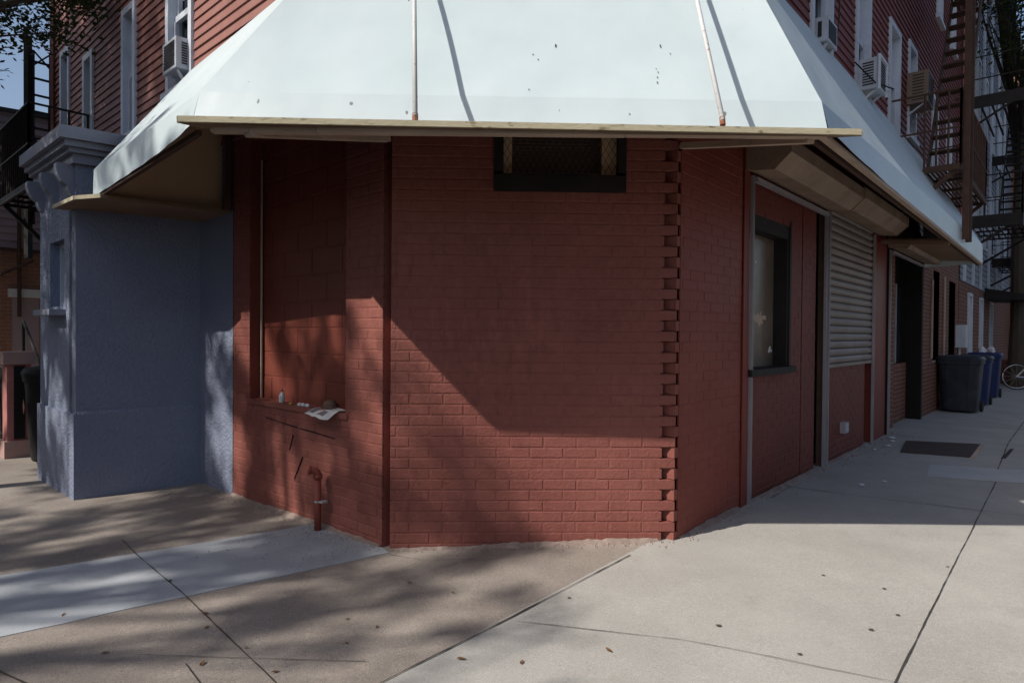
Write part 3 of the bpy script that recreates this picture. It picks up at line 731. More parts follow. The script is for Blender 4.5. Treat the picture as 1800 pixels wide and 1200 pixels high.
# ------------------------------------------------------------------ blue stucco bay
BB = thing('blue_storefront','blue grey stucco storefront bay with a bracketed cornice beside the red corner','building',FB(3.6,.5,-.06))
st = MB(); SU,EU,SO = 3.02,4.25,.965
zb = -.12
st.poly([FB(2.2,.003,zb),FB(2.90,.003,zb),FB(2.90,.003,3.0),FB(2.2,.003,3.0)])
def slab(za,zb_,g):
    st.prism([FB(2.885-g,.0,za),FB(3.055-g,SO+g-.02,za),FB(3.25,SO+g-.02,za),FB(3.1,.0,za)],Z*(zb_-za))
slab(zb,.66,.02); slab(.66,2.95,0.)
st.prism([FB(2.868,.01,.66),FB(2.886,.01,.685),FB(2.886,.01,.66)],FB(3.035,SO,0)-FB(2.868,.01,0))
st.box(FB,SU+.14,EU+.03,-.1,SO,zb,.66)
st.box(FB,SU+.14,3.40,.5,SO-.02,.66,2.95); st.box(FB,3.88,EU,.5,SO-.02,.66,2.95); st.box(FB,3.40,3.88,.5,SO-.02,.66,1.58); st.box(FB,3.40,3.88,.5,SO-.02,2.17,2.95)
st.box(FB,EU-.12,EU,-.1,.5,.66,2.95)
bw = ch(st,'wall','stucco',BB)
q = MB(); q.box(FB,3.36,3.93,SO-.03,SO+.10,1.50,1.55); ch(q,'window_sill','cornice_blue',BB)
q = MB(); q.box(FB,3.40,3.88,.80,.87,1.58,1.62); q.box(FB,3.40,3.88,.80,.87,2.12,2.17); q.box(FB,3.40,3.43,.80,.87,1.62,2.12); q.box(FB,3.85,3.88,.8,.87,1.62,2.12); q.box(FB,3.62,3.65,.8,.87,1.62,2.12)
bwf = ch(q,'window_frame','white_trim',BB); q = MB(); q.box(FB,3.43,3.85,.80,.82,1.62,2.12); ch(q,'pane','glass',bwf)
co = MB()
def cornice_run(o_list):
    for (dz0,dz1,ex) in o_list:
        co.prism([FB(2.87-ex,-.05,dz0),FB(3.05-ex,SO-.02+ex,dz0),FB(EU+.12,SO-.02+ex,dz0),FB(EU+.12,-.05,dz0)],Z*(dz1-dz0))
cornice_run([(2.76,2.84,.03),(2.84,2.88,.065),(2.88,2.93,.10),(2.93,3.03,.14)])
cr = ch(co,'cornice','cornice_blue',BB)
def corbel(F0,pos,side):
    mb = MB()
    prof = [(0,2.78),(.12,2.78),(.125,2.73),(.115,2.68),(.09,2.63),(.055,2.60),(.05,2.56),(.03,2.52),(0,2.50)]
    if side: mb.prism([FB(2.90+.17*pos/.95-x,pos,z-.02) for x,z in prof],nL*.10)
    else: mb.prism([FB(pos,SO-.03+x*1.1,z-.02) for x,z in prof],dL*.10)
    ch(mb,'corbel','cornice_blue',cr)
corbel(None,.70,True); corbel(None,.20,True)
for u in (3.09,3.6,4.1): corbel(None,u,False)
q = MB(); q.box(FB,SU,EU,.0,.9,2.95,3.02); ch(q,'roof','roof',BB)

# ------------------------------------------------------------------ air conditioners
def ac(name_label,F,u0,u1,z0,z1,d,mat,frame=False,group='window air conditioners'):
    t = thing('air_conditioner',name_label,'air conditioner',F((u0+u1)/2,.05,z0),group)
    q = MB(); q.box(F,u0,u1,-.05,d,z0,z1); c = ch(q,'casing',mat,t)
    q = MB()
    n_ = 9
    for i in range(n_):
        zz = z0+.04+(z1-z0-.08)*i/(n_-1); q.box(F,u0+.04,u1-.04,d,d+.006,zz-.008,zz+.008)
    ch(q,'front_grille','grille',t)
    q = MB()
    for i in range(n_):
        zz = z0+.05+(z1-z0-.1)*i/(n_-1); q.box(F,u0-.005,u0,d*.3,d-.05,zz-.007,zz+.007)
    ch(q,'side_vent','grille',t)
    q = MB(); q.beam(F(u0+.06,0,z0-.15),F(u0+.06,d*.8,z0-.005),.03,.02); q.beam(F(u1-.06,0,z0-.15),F(u1-.06,d*.8,z0-.005),.03,.02); ch(q,'bracket','white_trim',t)
    if frame:
        q = MB()
        for a in (u0,u1): q.beam(F(a,d,z0-.02),F(a,d,z1+.02),.03,.03)
        q.beam(F(u0,d,z1+.01),F(u1,d,z1+.01),.03,.03); ch(q,'cage','white_trim',t)
    return t
ac('pale air conditioner with slotted grille in the window of the sunlit pink siding',FB,3.09,3.42,3.84,4.13,.14,'ac_grey')
ac('small white air conditioner in the street window nearest the awning hip',FC,2.68,3.0,4.15,4.38,.12,'ac_grey')
ac('white air conditioner with tubular cage jutting from a maroon siding window',FC,4.2,4.55,4.13,4.47,.23,'ac_grey',True)
ac('brown air conditioner beside the rusty fire escape landing',FC,6.95,7.45,4.73,5.18,.27,'ac_brown')
ca = thing('cable','thin black cable hanging down the maroon siding past the caged air conditioner','cable',FC(3.3,.05,4.3))
q = MB(); q.tube([FC(3.3,.04,6.2),FC(3.32,.06,5.2),FC(3.2,.08,4.55),FC(3.05,.1,4.22)],.008,5); q.tube([FC(3.9,.06,4.35),FC(4.2,.2,4.18),FC(4.6,.3,4.2)],.008,5); ch(q,'wire','black_iron',ca)

# ------------------------------------------------------------------ fire escapes
def fire_escape(label,F,u0,u1,o0,o1,zf,mat,stair=True,ladder=None,h=.98,zt=3.2,top_landing=True,deep=.08):
    t = thing('fire_escape',label,'fire escape',F(u0,o0,zf),'iron fire escapes')
    q = MB(); n_ = 9
    for i in range(n_):
        o = o0+(o1-o0)*i/(n_-1); q.beam(F(u0,o,zf),F(u1,o,zf),.03,.012)
    k = 0
    uu = u0
    while uu <= u1+.01: q.beam(F(uu,0,zf-.02),F(uu,o1,zf-.02),.035,.04); uu += (u1-u0)/4
    q.beam(F(u0,o1,zf-.01),F(u1,o1,zf-.01),.03,deep); q.beam(F(u0,o0,zf-.01),F(u0,o1,zf-.01),.03,deep); ch(q,'landing',mat,t)
    q = MB()
    for zz in (zf+h*.5,zf+h): q.beam(F(u0,0,zz),F(u0,o1,zz),.022,.022); q.beam(F(u0,o1,zz),F(u1,o1,zz),.022,.022); q.beam(F(u1,0,zz),F(u1,o1,zz),.022,.022)
    m2 = 14
    for i in range(m2+1):
        u = u0+(u1-u0)*i/m2; q.beam(F(u,o1,zf),F(u,o1,zf+h),.018,.018)
    for i in range(4):
        o = o0+(o1-o0)*i/3; q.beam(F(u0,o,zf),F(u0,o,zf+h),.018,.018); q.beam(F(u1,o,zf),F(u1,o,zf+h),.018,.018)
    ch(q,'railing',mat,t)
    q = MB()
    for u in (u0+.05,u1-.05): q.beam(F(u,o1-.05,zf-.04),F(u,.02,zf-.65),.05,.05)
    ch(q,'brace',mat,t)
    if stair:
        q = MB(); na = 13
        for i in range(na):
            s = i/(na-1); u = lerp(u0+.5,u1-.5,s); z = zf+.1+s*(zt-.2); q.box(lambda a,b,c: F(u+a,b,z+c),-.09,.09,o1-.42,o1-.06,0,.02)
        for o in (o1-.43,o1-.05): q.beam(F(u0+.45,o,zf),F(u1-.45,o,zf+zt),.02,.13)
        q.beam(F(u0+.45,o1-.04,zf+.9),F(u1-.45,o1-.04,zf+zt+.9),.02,.02)
        ch(q,'stair',mat,t)
    if top_landing:
        q = MB()
        for i in range(6): q.beam(F(u0,o0+(o1-o0)*i/5,zf+zt),F(u1,o0+(o1-o0)*i/5,zf+zt),.04,.012)
        q.beam(F(u0,o1,zf+zt),F(u1,o1,zf+zt),.03,deep); q.beam(F(u0,0,zf+zt),F(u0,o1,zf+zt),.03,deep)
        for zz in (.5,.98): q.beam(F(u0,0,zf+zt+zz),F(u0,o1,zf+zt+zz),.022,.022); q.beam(F(u0,o1,zf+zt+zz),F(u1,o1,zf+zt+zz),.022,.022)
        for i in range(9): u = u0+(u1-u0)*i/8; q.beam(F(u,o1,zf+zt),F(u,o1,zf+zt+1),.018,.018)
        q.beam(F(u0,0,zf+zt-.6),F(u0,o1,zf+zt),.04,.04)
        ch(q,'upper_landing',mat,t)
    if ladder:
        lu,lo,za,zb_,du = ladder; q = MB()
        for a in (0,du): q.beam(F(lu+a,lo,za),F(lu+a,lo,zb_),.07,.035,up=dR)
        z = za+.15
        while z < zb_: q.tube([F(lu,lo,z),F(lu+du,lo,z)],.012,5); z += .28
        q.beam(F(lu,o1-.1,zf+.9),F(lu,lo,zf+.9),.03,.03); q.beam(F(lu+du,o1-.1,zf+.0),F(lu+du,lo,zf+.0),.03,.03)
        ch(q,'drop_ladder',mat,t)
    return t
fire_escape('rusty brown fire escape with a long drop ladder above the white awning',FC,6.05,9.0,.38,.77,3.55,'rust',ladder=(6.25,.81,2.63,8.0,.34))
fire_escape('black fire escape on the grey building farther down the right street',FC,13.4,16.6,.05,1.0,3.9,'black_iron',ladder=(15.,1.05,1.6,8.6,.4),zt=2.6,deep=.26)
fire_escape('black fire escape farthest down the right street, partly behind the nearer one',FC,19.,22.4,.05,1.1,3.5,'black_iron',ladder=(19.6,1.15,1.2,7.,.4),zt=2.9,deep=.26)
fire_escape('black fire escape high on the dark end of the pink siding by the tree',FB,6.2,7.9,.05,.66,3.12,'black_iron',stair=False,top_landing=False)
lx = thing('fire_escape_ladder','narrow black braced ladder against the sky at the end of the pink siding','ladder',FB(8.3,.1,3.))
q = MB()
for o in (.03,.24): q.beam(FB(8.12,o,2.9),FB(8.12,o,5.42),.03,.03)
for i in range(10): q.beam(FB(8.12,.03,3.1+i*.24),FB(8.12,.24,3.1+i*.24),.02,.03)
q.beam(FB(8.12,.03,5.2),FB(8.12,.24,5.42),.02,.02); q.beam(FB(8.12,.24,5.2),FB(8.12,.03,5.42),.02,.02)
q.beam(FB(8.12,.30,2.4),FB(8.12,.30,5.6),.09,.06)
ch(q,'rails','black_iron',lx)

# ------------------------------------------------------------------ left background
MH = thing('mauve_house','mauve sided house over an orange brick ground floor behind the blue storefront','building',FB(12,-1,0))
FE = lambda u,o,z: FB(11.0,u,z)+dL*(-o)         # facade facing the corner: u = out from the street line, o towards the viewer
q = MB(); clapboard(q,FE,-4.,.62,2.83,5.2,step=.13,butt=.02); ch(q,'siding','mauve_siding',MH)
bk,mo = MB(),MB(); brickwork(bk,mo,FE,-4.,.62,-.2,2.75,holes=[(-.42,-.02,-.2,1.95)],out=-.05,rec=.004); w_ = ch(bk,'brick_wall','orange_brick',MH); ch(mo,'mortar','mortar',w_)
q = MB(); q.box(FE,-.46,.04,-.06,.02,1.95,2.1); ch(q,'lintel','lintel',MH)
q = MB(); q.box(FE,-.42,-.02,-.4,-.2,-.2,1.95); dd = ch(q,'door','black',MH)
q = MB(); q.box(FE,-.30,-.22,-.2,-.18,.7,1.7); ch(q,'door_pane','grey_siding',dd)
q = MB(); q.prism([FE(.66,.06,5.2),FE(-4.,.06,5.42),FE(-4,.06,5.5),FE(.66,.06,5.26)],dL*6); ch(q,'roof','roof',MH)
q = MB(); q.box(lambda u,o,z: FB(11.06+u,o,z),0,6,-4,.6,-.2,5.2); ch(q,'inner_core','mauve_siding',MH)
q = MB(); q.beam(FE(-.5,.06,2.79),FE(.62,.06,2.79),.08,.05); q.tube([FE(.4,.2,2.2),FE(-.3,.15,2.62)],.03,6); q.tube([FE(-.1,.1,1.6),FE(-.1,.1,4.9)],.03,6); ch(q,'gutter_pipe','rust',MH)
# a low dark wall line between the bay and the house
pr = thing('brick_pier','pinkish brick gate pier with a stone cap beyond the blue storefront','gate pier',FB(5.78,.85,-.07))
bk,mo = MB(),MB()
q = MB(); q.box(FB,5.68,5.92,.74,.96,-.1,.98); ch(q,'shaft','red_pier',pr)
q = MB(); q.box(FB,5.64,5.96,.70,1.0,.98,1.12); ch(q,'cap','pink_stone',pr); q = MB(); q.box(FB,5.65,5.95,.71,.99,-.1,.12); ch(q,'base','pink_stone',pr)
q = MB(); q.box(FB,5.662,5.68,.80,.90,.14,.96); ch(q,'inset_panel','black',pr)
gt = thing('iron_gate','black iron area gate and rail beside the brick pier','gate',FB(6.4,.85,-.07))
q = MB()
for i in range(12): q.beam(FB(5.98+i*.1,.85,-.05),FB(5.98+i*.1,.85,.98),.018,.018)
q.beam(FB(5.95,.85,.92),FB(7.2,.85,.92),.03,.03); q.beam(FB(5.95,.85,.1),FB(7.2,.85,.1),.03,.03); ch(q,'bars','black_iron',gt)
q = MB(); q.tube([FB(5.9,1.0,1.16),FB(7.5,1.5,1.1)],.022,6); ch(q,'handrail','rod',gt)
lb = thing('neighbour_stoop','dark recessed ground floor with a stoop rail behind the blue storefront','stoop',FB(6,-.4,0))
q = MB(); q.box(FB,4.3,8.06,-.45,-.35,-.1,3.0); ch(q,'back_wall','black',lb)
q = MB()
for i in range(4): q.box(FB,6.9+i*.28,8.05,-.34,.45,-.1+i*.17,.07+i*.17)
ch(q,'step','pink_stone',lb)
q = MB(); q.tube([FB(6.9,.4,.9),FB(7.9,.4,1.5)],.02,6); q.tube([FB(6.9,.4,0),FB(6.9,.4,.9)],.02,6); q.tube([FB(7.9,.4,.6),FB(7.9,.4,1.5)],.02,6); ch(q,'handrail','black_iron',lb)

# ------------------------------------------------------------------ wheeled bins
def wheeled_bin(label,c,yaw,mat,lid,w=.58,d=.6,h=.98,bag=False,diamond=False,group='wheeled trash bins'):
    z = gz(c.x); t = thing('trash_bin',label,'trash bin',V(c.x,c.y,z),group)
    ca_,sa = math.cos(yaw),math.sin(yaw)
    W = lambda a,b,zz: V(c.x+a*ca_-b*sa, c.y+a*sa+b*ca_, z+zz)
    q = MB(); rings = []
    for zz,s in ((.04,.80),(.06,.82),(h*.5,.91),(h*.86,.98),(h*.865,1.04),(h*.93,1.05)):
        pts=[]
        for k in range(24):
            a = 2*PI*k/24; cx,cy = math.cos(a),math.sin(a); e = .45
            pts.append(W(w/2*s*math.copysign(abs(cx)**e,cx), d/2*s*math.copysign(abs(cy)**e,cy), zz))
        rings.append(pts)
    for a,b in zip(rings,rings[1:]): q.loft(a+[a[0]],b+[b[0]])
    q.poly(rings[0]); body = ch(q,'body',mat,t,False)
    q = MB()
    r2 = []
    for zz,s in ((h*.93,1.08),(h*.96,1.08),(h*1.0,.98),(h*1.02,.6)):
        r2.append([W(w/2*s*math.copysign(abs(math.cos(2*PI*k/24))**.45,math.cos(2*PI*k/24)), d/2*s*math.copysign(abs(math.sin(2*PI*k/24))**.45,math.sin(2*PI*k/24)), zz) for k in range(24)])
    for a,b in zip(r2,r2[1:]): q.loft(a+[a[0]],b+[b[0]])
    q.poly(r2[-1]); q.poly(r2[0]); ch(q,'lid',lid,t)
    q = MB(); q.tube([W(-w*.35,d*.56,h*.9),W(w*.35,d*.56,h*.9)],.018,6); ch(q,'handle',mat,t)
    for s in (-1,1):
        q = MB(); q.tube([W(s*w*.40,d*.36,.1),W(s*w*.47,d*.36,.1)],.1,12); ch(q,'wheel','tyre',t)
    if bag:
        q = MB()
        for i in range(5):
            a,b_,r = random.uniform(-.2,.2),random.uniform(-.2,.15),random.uniform(.04,.09)
            q.lathe(W(a,b_,h*.98),[(r*.5,0),(r,.04),(r*.9,.1),(r*.3,.16)],8)
        ch(q,'plastic_bag','bag',t)
    if diamond:
        q = MB(); q.prism([W(-.02,-d*.5-.012,.62),W(.10,-d*.5-.012,.70),W(.22,-d*.5-.012,.62),W(.10,-d*.5-.012,.54)],V(0,.004,0)); ch(q,'diamond_sticker','red_pier',t)
    return t
wheeled_bin('large charcoal bin nearest the bare brick pier, streaked and scuffed',FC(10.2,.34,0),-.75,'bin_grey','bin_grey',.66,.68,1.0)
wheeled_bin('navy blue bin half hidden behind the charcoal bin',FC(11.9,.36,0),-.75,'bin_blue','bin_grey',.6,.6,.98)
wheeled_bin('navy bin farthest from the corner with white plastic bags on its lid',FC(14.0,.36,0),-.75,'bin_blue','bin_blue',.6,.6,1.0,bag=True)
wheeled_bin('tall dark bin with a diamond sticker between the gate pier and the blue storefront',FB(5.15,.6,0),-.85,'black','black',.6,.6,1.02,diamond=True)

# ------------------------------------------------------------------ bicycle far along the right pavement
def bicycle(c,yaw):
    z = gz(c.x); t = thing('bicycle','silver bicycle parked far along the right street beyond the bins','bicycle',V(c.x,c.y,z))
    W = lambda a,b,zz: V(c.x+a*math.cos(yaw)-b*math.sin(yaw), c.y+a*math.sin(yaw)+b*math.cos(yaw), z+zz)
    for a in (0,1.02):
        q = MB(); n_=28; q.tube([W(a+.33*math.cos(2*PI*k/n_),0,.34+.33*math.sin(2*PI*k/n_)) for k in range(n_+1)],.017,6,False); wh = ch(q,'wheel','tyre',t)
        q = MB(); q.tube([W(a+.305*math.cos(2*PI*k/n_),0,.34+.305*math.sin(2*PI*k/n_)) for k in range(n_+1)],.010,6,False)
        for k in range(12): q.tube([W(a,0,.34),W(a+.305*math.cos(2*PI*k/12),0,.34+.305*math.sin(2*PI*k/12))],.002,3,False)
        ch(q,'rim','chrome',wh)
    q = MB()
    for p,r in (((0,.34),(.42,.30)),((.42,.30),(.30,.86)),((0,.34),(.33,.72)),((.42,.30),(.90,.80)),((.33,.80),(.88,.86)),((1.02,.34),(.86,.98))): q.tube([W(p[0],0,p[1]),W(r[0],0,r[1])],.016,6)
    ch(q,'frame','chrome',t)
    q = MB(); q.prism([W(.18,-.07,.9),W(.44,-.02,.92),W(.44,.02,.92),W(.18,.07,.9)],Z*.05); ch(q,'saddle','tyre',t)
    q = MB(); q.tube([W(.80,-.28,1.04),W(.88,-.1,1.0),W(.88,.1,1.0),W(.80,.28,1.04)],.013,6); ch(q,'handlebar','chrome',t)
    q = MB(); q.tube([W(.42,-.06,.30),W(.30,-.06,.16)],.01,5); q.tube([W(.42,.06,.30),W(.54,.06,.44)],.01,5); q.lathe(W(.42,0,.22),[(.08,.0),(.09,.08),(.08,.16)],12); ch(q,'crank','chrome',t)
bicycle(V(13.1,16.4,0),-.35)

# ------------------------------------------------------------------ right background
GB = thing('grey_building','grey sided row building with white window trim beyond the red one','building',FC(19,-2,0))
WG = [(13.7,14.2,3.7,5.4),(15.2,15.8,3.7,5.4),(16.9,17.5,3.7,5.4),(18.8,19.4,3.7,5.4),(21,21.6,3.7,5.4),(23.2,23.8,3.7,5.4),(13.7,14.2,6.6,8.2),(15.2,15.8,6.6,8.2),(16.9,17.5,6.6,8.2),(18.8,19.4,6.6,8.2),(21,21.6,6.6,8.2),(14.2,14.9,.9,2.4),(16.5,17.2,.9,2.4),(19.,19.8,.9,2.4)]
q = MB(); clapboard(q,FC,12.8,26.,2.6,11.,step=.14,butt=.02,holes=WG); ch(q,'siding','grey_siding',GB)
bk,mo = MB(),MB(); brickwork(bk,mo,FC,12.8,26.,-.05,2.6,holes=WG,course=.09,L=.28,rec=.004); w_ = ch(bk,'brick_wall','brown_brick',GB); ch(mo,'mortar','mortar',w_)
for w in WG: sash_window(FC,w,GB)
q = MB(); q.box(FC,12.8,26.,-8,-.35,-.1,11.); ch(q,'inner_core','black',GB); q = MB(); q.box(FC,12.75,26.1,-8,.35,11.,11.4); ch(q,'roof','roof',GB)
q = MB(); q.prism([FC(17.6,o,z) for o,z in ((0.01,2.7),(.9,2.5),(.9,2.36),(.01,2.4))],dR*2.4); ch(q,'door_canopy','dark_wood',GB)
q = MB()
for u in (13.2,14.75,16.3,18.2,20.3,22.4): q.box(FC,u,u+.12,.0,.06,2.6,11.)
ch(q,'drainpipe','white_trim',GB)
OB = thing('orange_building','orange brick building standing proud at the far end of the right street','building',FC(31,0,0))
FO = lambda u,o,z: FC(26.6,u,z)-dR*o
bk,mo = MB(),MB(); WO=[(.15,.75,3.2,4.9),(.15,.75,6.2,7.8)]
brickwork(bk,mo,FO,-6,1.1,-.1,12.,course=.11,L=.34,joint=.016,holes=WO,rec=.006); w_=ch(bk,'wall','orange_brick',OB); ch(mo,'mortar','mortar',w_)  # sunlight on this far wall is put into its warm brick colour
for w in WO: sash_window(FO,w,OB)
q = MB(); q.box(FC,26.75,40,-6,1.1,-.1,12.); ch(q,'inner_core','orange_brick',OB); q = MB(); q.box(FC,26.5,40.1,-6,1.3,12.,12.3); ch(q,'roof','roof',OB)
pw = thing('planter_wall','low red brick planter wall behind the bicycle','wall',FC(20.5,.6,0))
bk,mo = MB(),MB(); FP = lambda u,o,z: FC(19.6,u,z)-dR*o
brickwork(bk,mo,FP,.02,2.2,-.02,.72,rec=.004); w_=ch(bk,'brick','red_brick_dark',pw); ch(mo,'mortar','mortar',w_)
q = MB(); q.box(FP,.0,2.24,-.3,.02,.72,.80); ch(q,'coping','pink_stone',pw)

# ------------------------------------------------------------------ things on and by the walls
sp = thing('standpipe','short red iron pipe with an elbow standing against the left brick wall','pipe',FB(.72,.08,-.02))
q = MB(); x0 = .72; R1=.023
q.tube([FB(x0,.075,-.05),FB(x0,.075,.36)],R1,14); ch(q,'riser','pipe',sp,True)
q = MB(); arc = [FB(x0+.022*(1-math.cos(a)),.075+.042*(1-math.cos(a)),.365+.045*math.sin(a)) for a in [i*PI/14 for i in range(0,9)]]
q.tube(arc,.026,14); q.tube([FB(x0,.075,.345),FB(x0,.075,.375)],.031,14); q.tube([arc[-2],arc[-1]+(arc[-1]-arc[-2])*1.2],.032,14); ch(q,'elbow','pipe',sp,True)
q = MB(); q.tube([FB(x0,.075,.18),FB(x0,.075,.193)],.026,14); q.box(FB,x0-.055,x0-.02,.03,.08,.180,.193); ch(q,'clamp','strap',sp)
nw = thing('newspaper','folded newspaper lying over the edge of the niche sill','newspaper',FB(.8,0,.82))
q = MB()
rows_=[]
for j in range(9):
    v_ = j/8; r=[]
    for i in range(9):
        s = i/8; u = .53+s*.30; o = -.07+v_*.155
        z = .822 + .006*math.sin(s*7+v_*3) - max(0,o-.01)**1.25*1.1*(1.2-.5*s) + .012*math.exp(-((s-.35)/.08)**2)
        r.append(FB(u+v_*.05,o+.03*math.sin(s*3),z))
    rows_.append(r)
for a,b in zip(rows_,rows_[1:]): q.loft(a,b)
ns = ch(q,'sheet','paper',nw,True)
q = MB()
for (i0,i1,j0,j1) in ((5,7,4,7),(2,4,5,7)): 
    for i in range(i0,i1):
        for j in range(j0,j1):
            q.quad(*[rows_[b_][a_]+Z*.0025 for a_,b_ in ((i,j),(i+1,j),(i+1,j+1),(i,j+1))])
ch(q,'printed_block','ink',nw); q = MB()
for i in range(4,7): q.quad(*[rows_[b_][a_]+Z*.0028 for a_,b_ in ((i,3),(i+1,3),(i+1,4),(i,4))])
ch(q,'printed_headline','ink_red',nw)
cp = MB(); cc = FB(.78,-.055,.825)
cp.lathe(cc,[(.062,0),(.065,.006),(.05,.012),(.047,.03),(.035,.05),(.012,.058)],16)
solo(cp,'felt_cap','felt','crumpled brown cap lying behind the newspaper on the niche sill','cap')
bt = thing('plastic_bottle','small clear plastic bottle standing on the niche sill','bottle',FB(1.42,-.03,.815))
q = MB(); q.lathe(FB(1.42,-.03,.815),[(.020,0),(.022,.008),(.022,.055),(.018,.066),(.009,.075),(.009,.085)],14); ch(q,'body','clear_plastic',bt,True)
q = MB(); q.lathe(FB(1.42,-.03,.90),[(.0105,0),(.0105,.016),(.007,.018)],10); ch(q,'cap','rust_red',bt)
q = MB(); q.lathe(FB(1.27,-.02,.815),[(.013,0),(.014,.008),(.010,.013)],12); solo(q,'bottle_cap','yellow','tiny yellow bottle cap on the niche sill','bottle cap')
q = MB()
for i in range(5): q.lathe(FB(1.0+.03*i,-.01-.01*(i%2),.815),[(.012,0),(.018,.008),(.012,.02),(.004,.024)],7)
solo(q,'paper_scrap','paper','crumpled white paper scrap on the niche sill left of the newspaper','litter')

# cellar plate
pt = ground_sheet([tuple(FC(u,o,0).xy) for u,o in ((4.62,.42),(4.85,1.05),(6.0,1.03),(5.6,.30))],.012,'cellar_plate','plate'); tag(pt,'rusty steel cellar plate set in the shaded pavement near the shutters','cellar plate')
q = ground_sheet([tuple(FC(u,o,0).xy) for u,o in ((4.80,1.045),(4.82,1.09),(6.02,1.07),(6.0,1.03))],.010,'plate_frame','batten'); q.parent = pt
q = ground_sheet([tuple(FC(u,o,0).xy) for u,o in ((5.05,1.30),(5.07,1.34),(5.9,1.36),(5.9,1.33))],.006,'slot','joint'); q.parent = pt

# litter and leaves
def leaf_obj(x,y,s,mat,lift=.004):
    mb = MB(); a = random.uniform(0,2*PI); e = lambda u,v,h: (x+s*(u*math.cos(a)-v*math.sin(a)), y+s*(u*math.sin(a)+v*math.cos(a)), gz(x)+lift+h*s)
    pts = [(-1,0,.05),(-.5,.32,.22),(.2,.38,.1),(1,0,.25),(.2,-.38,.2),(-.5,-.32,.05)]
    mb.add([e(0,0,0)]+[e(*p) for p in pts],[(0,i+1,(i+1)%6+1) for i in range(6)]); return mb
first = None
spots = [(-1.9,3.52),(-.78,3.02),(-.62,2.93),(-.72,2.78),(-1.5,3.1),(-1.15,2.75),(-1.28,2.62),(-.2,2.62),(.05,2.58),(-.95,2.55),(-1.75,2.72),(-2.2,3.1),(-.3,3.3),(.42,2.66),(-1.42,2.95),(-.55,3.45)]
for i,(x,y) in enumerate(spots):
    o = solo(leaf_obj(x,y,random.uniform(.012,.022),None),'fallen_leaf','dry_leaf','small dry brown leaf lying flat on the pavement','leaf','dry leaves scattered on the pavement')
for i,(x,y,s) in enumerate([(.95,2.86,.013),(1.95,3.28,.011),(1.72,3.46,.010),(1.62,2.82,.013),(1.83,2.97,.012),(2.5,3.6,.009),(1.2,2.6,.011),(2.35,2.85,.009),(.3,3.2,.010)]):
    mb = MB(); n_=9; mb.add([(x,y,gz(x)+.005)]+[(x+s*random.uniform(.7,1.2)*math.cos(2*PI*k/n_),y+s*random.uniform(.6,1.)*math.sin(2*PI*k/n_),gz(x)+.0045) for k in range(n_)],[(0,k+1,(k+1)%n_+1) for k in range(n_)])
    solo(mb,'gum_spot','gum','flat dark spot of trodden gum on the pale concrete','gum','gum spots on the pale concrete')
mb = MB()
def crumbs(F,u0,u1,n_,wid,big=.011):
    for i in range(n_):
        p = F(random.uniform(u0,u1),abs(random.gauss(0,wid))+.01,0); r = random.uniform(.003,big); z = gz(p.x)
        mb.add([(p.x+r,p.y,z),(p.x-r*.7,p.y+r*.8,z),(p.x-r*.5,p.y-r*.9,z),(p.x+random.uniform(-.3,.3)*r,p.y,z+r*.9+.004)],[(0,1,3),(1,2,3),(2,0,3)])
crumbs(FB,.05,2.3,240,.07); crumbs(FA,0,1.8,150,.04); crumbs(FC,0,3.2,160,.06); crumbs(FC,3.2,6.5,120,.15,.016); crumbs(FB,.1,1.0,120,.25,.008)
crumbs(FB,.1,.9,160,.3,.010)
solo(mb,'mortar_crumbs','crumb','loose grit and mortar crumbs along the foot of the walls','grit',kind='stuff')
lt = [(5.72,.12,.05),(5.45,.18,.03),(5.0,.22,.035),(4.6,.16,.025),(2.8,.62,.025),(2.5,.5,.03)]
for u,o,s in lt:
    p = FC(u,o,0); mb = MB(); mb.lathe((p.x,p.y,gz(p.x)),[(s*.6,0),(s,s*.25),(s*.7,s*.5),(s*.2,s*.6)],7); solo(mb,'litter_scrap','bag','crumpled pale scrap of litter at the foot of the street wall','litter','litter scraps by the street wall')

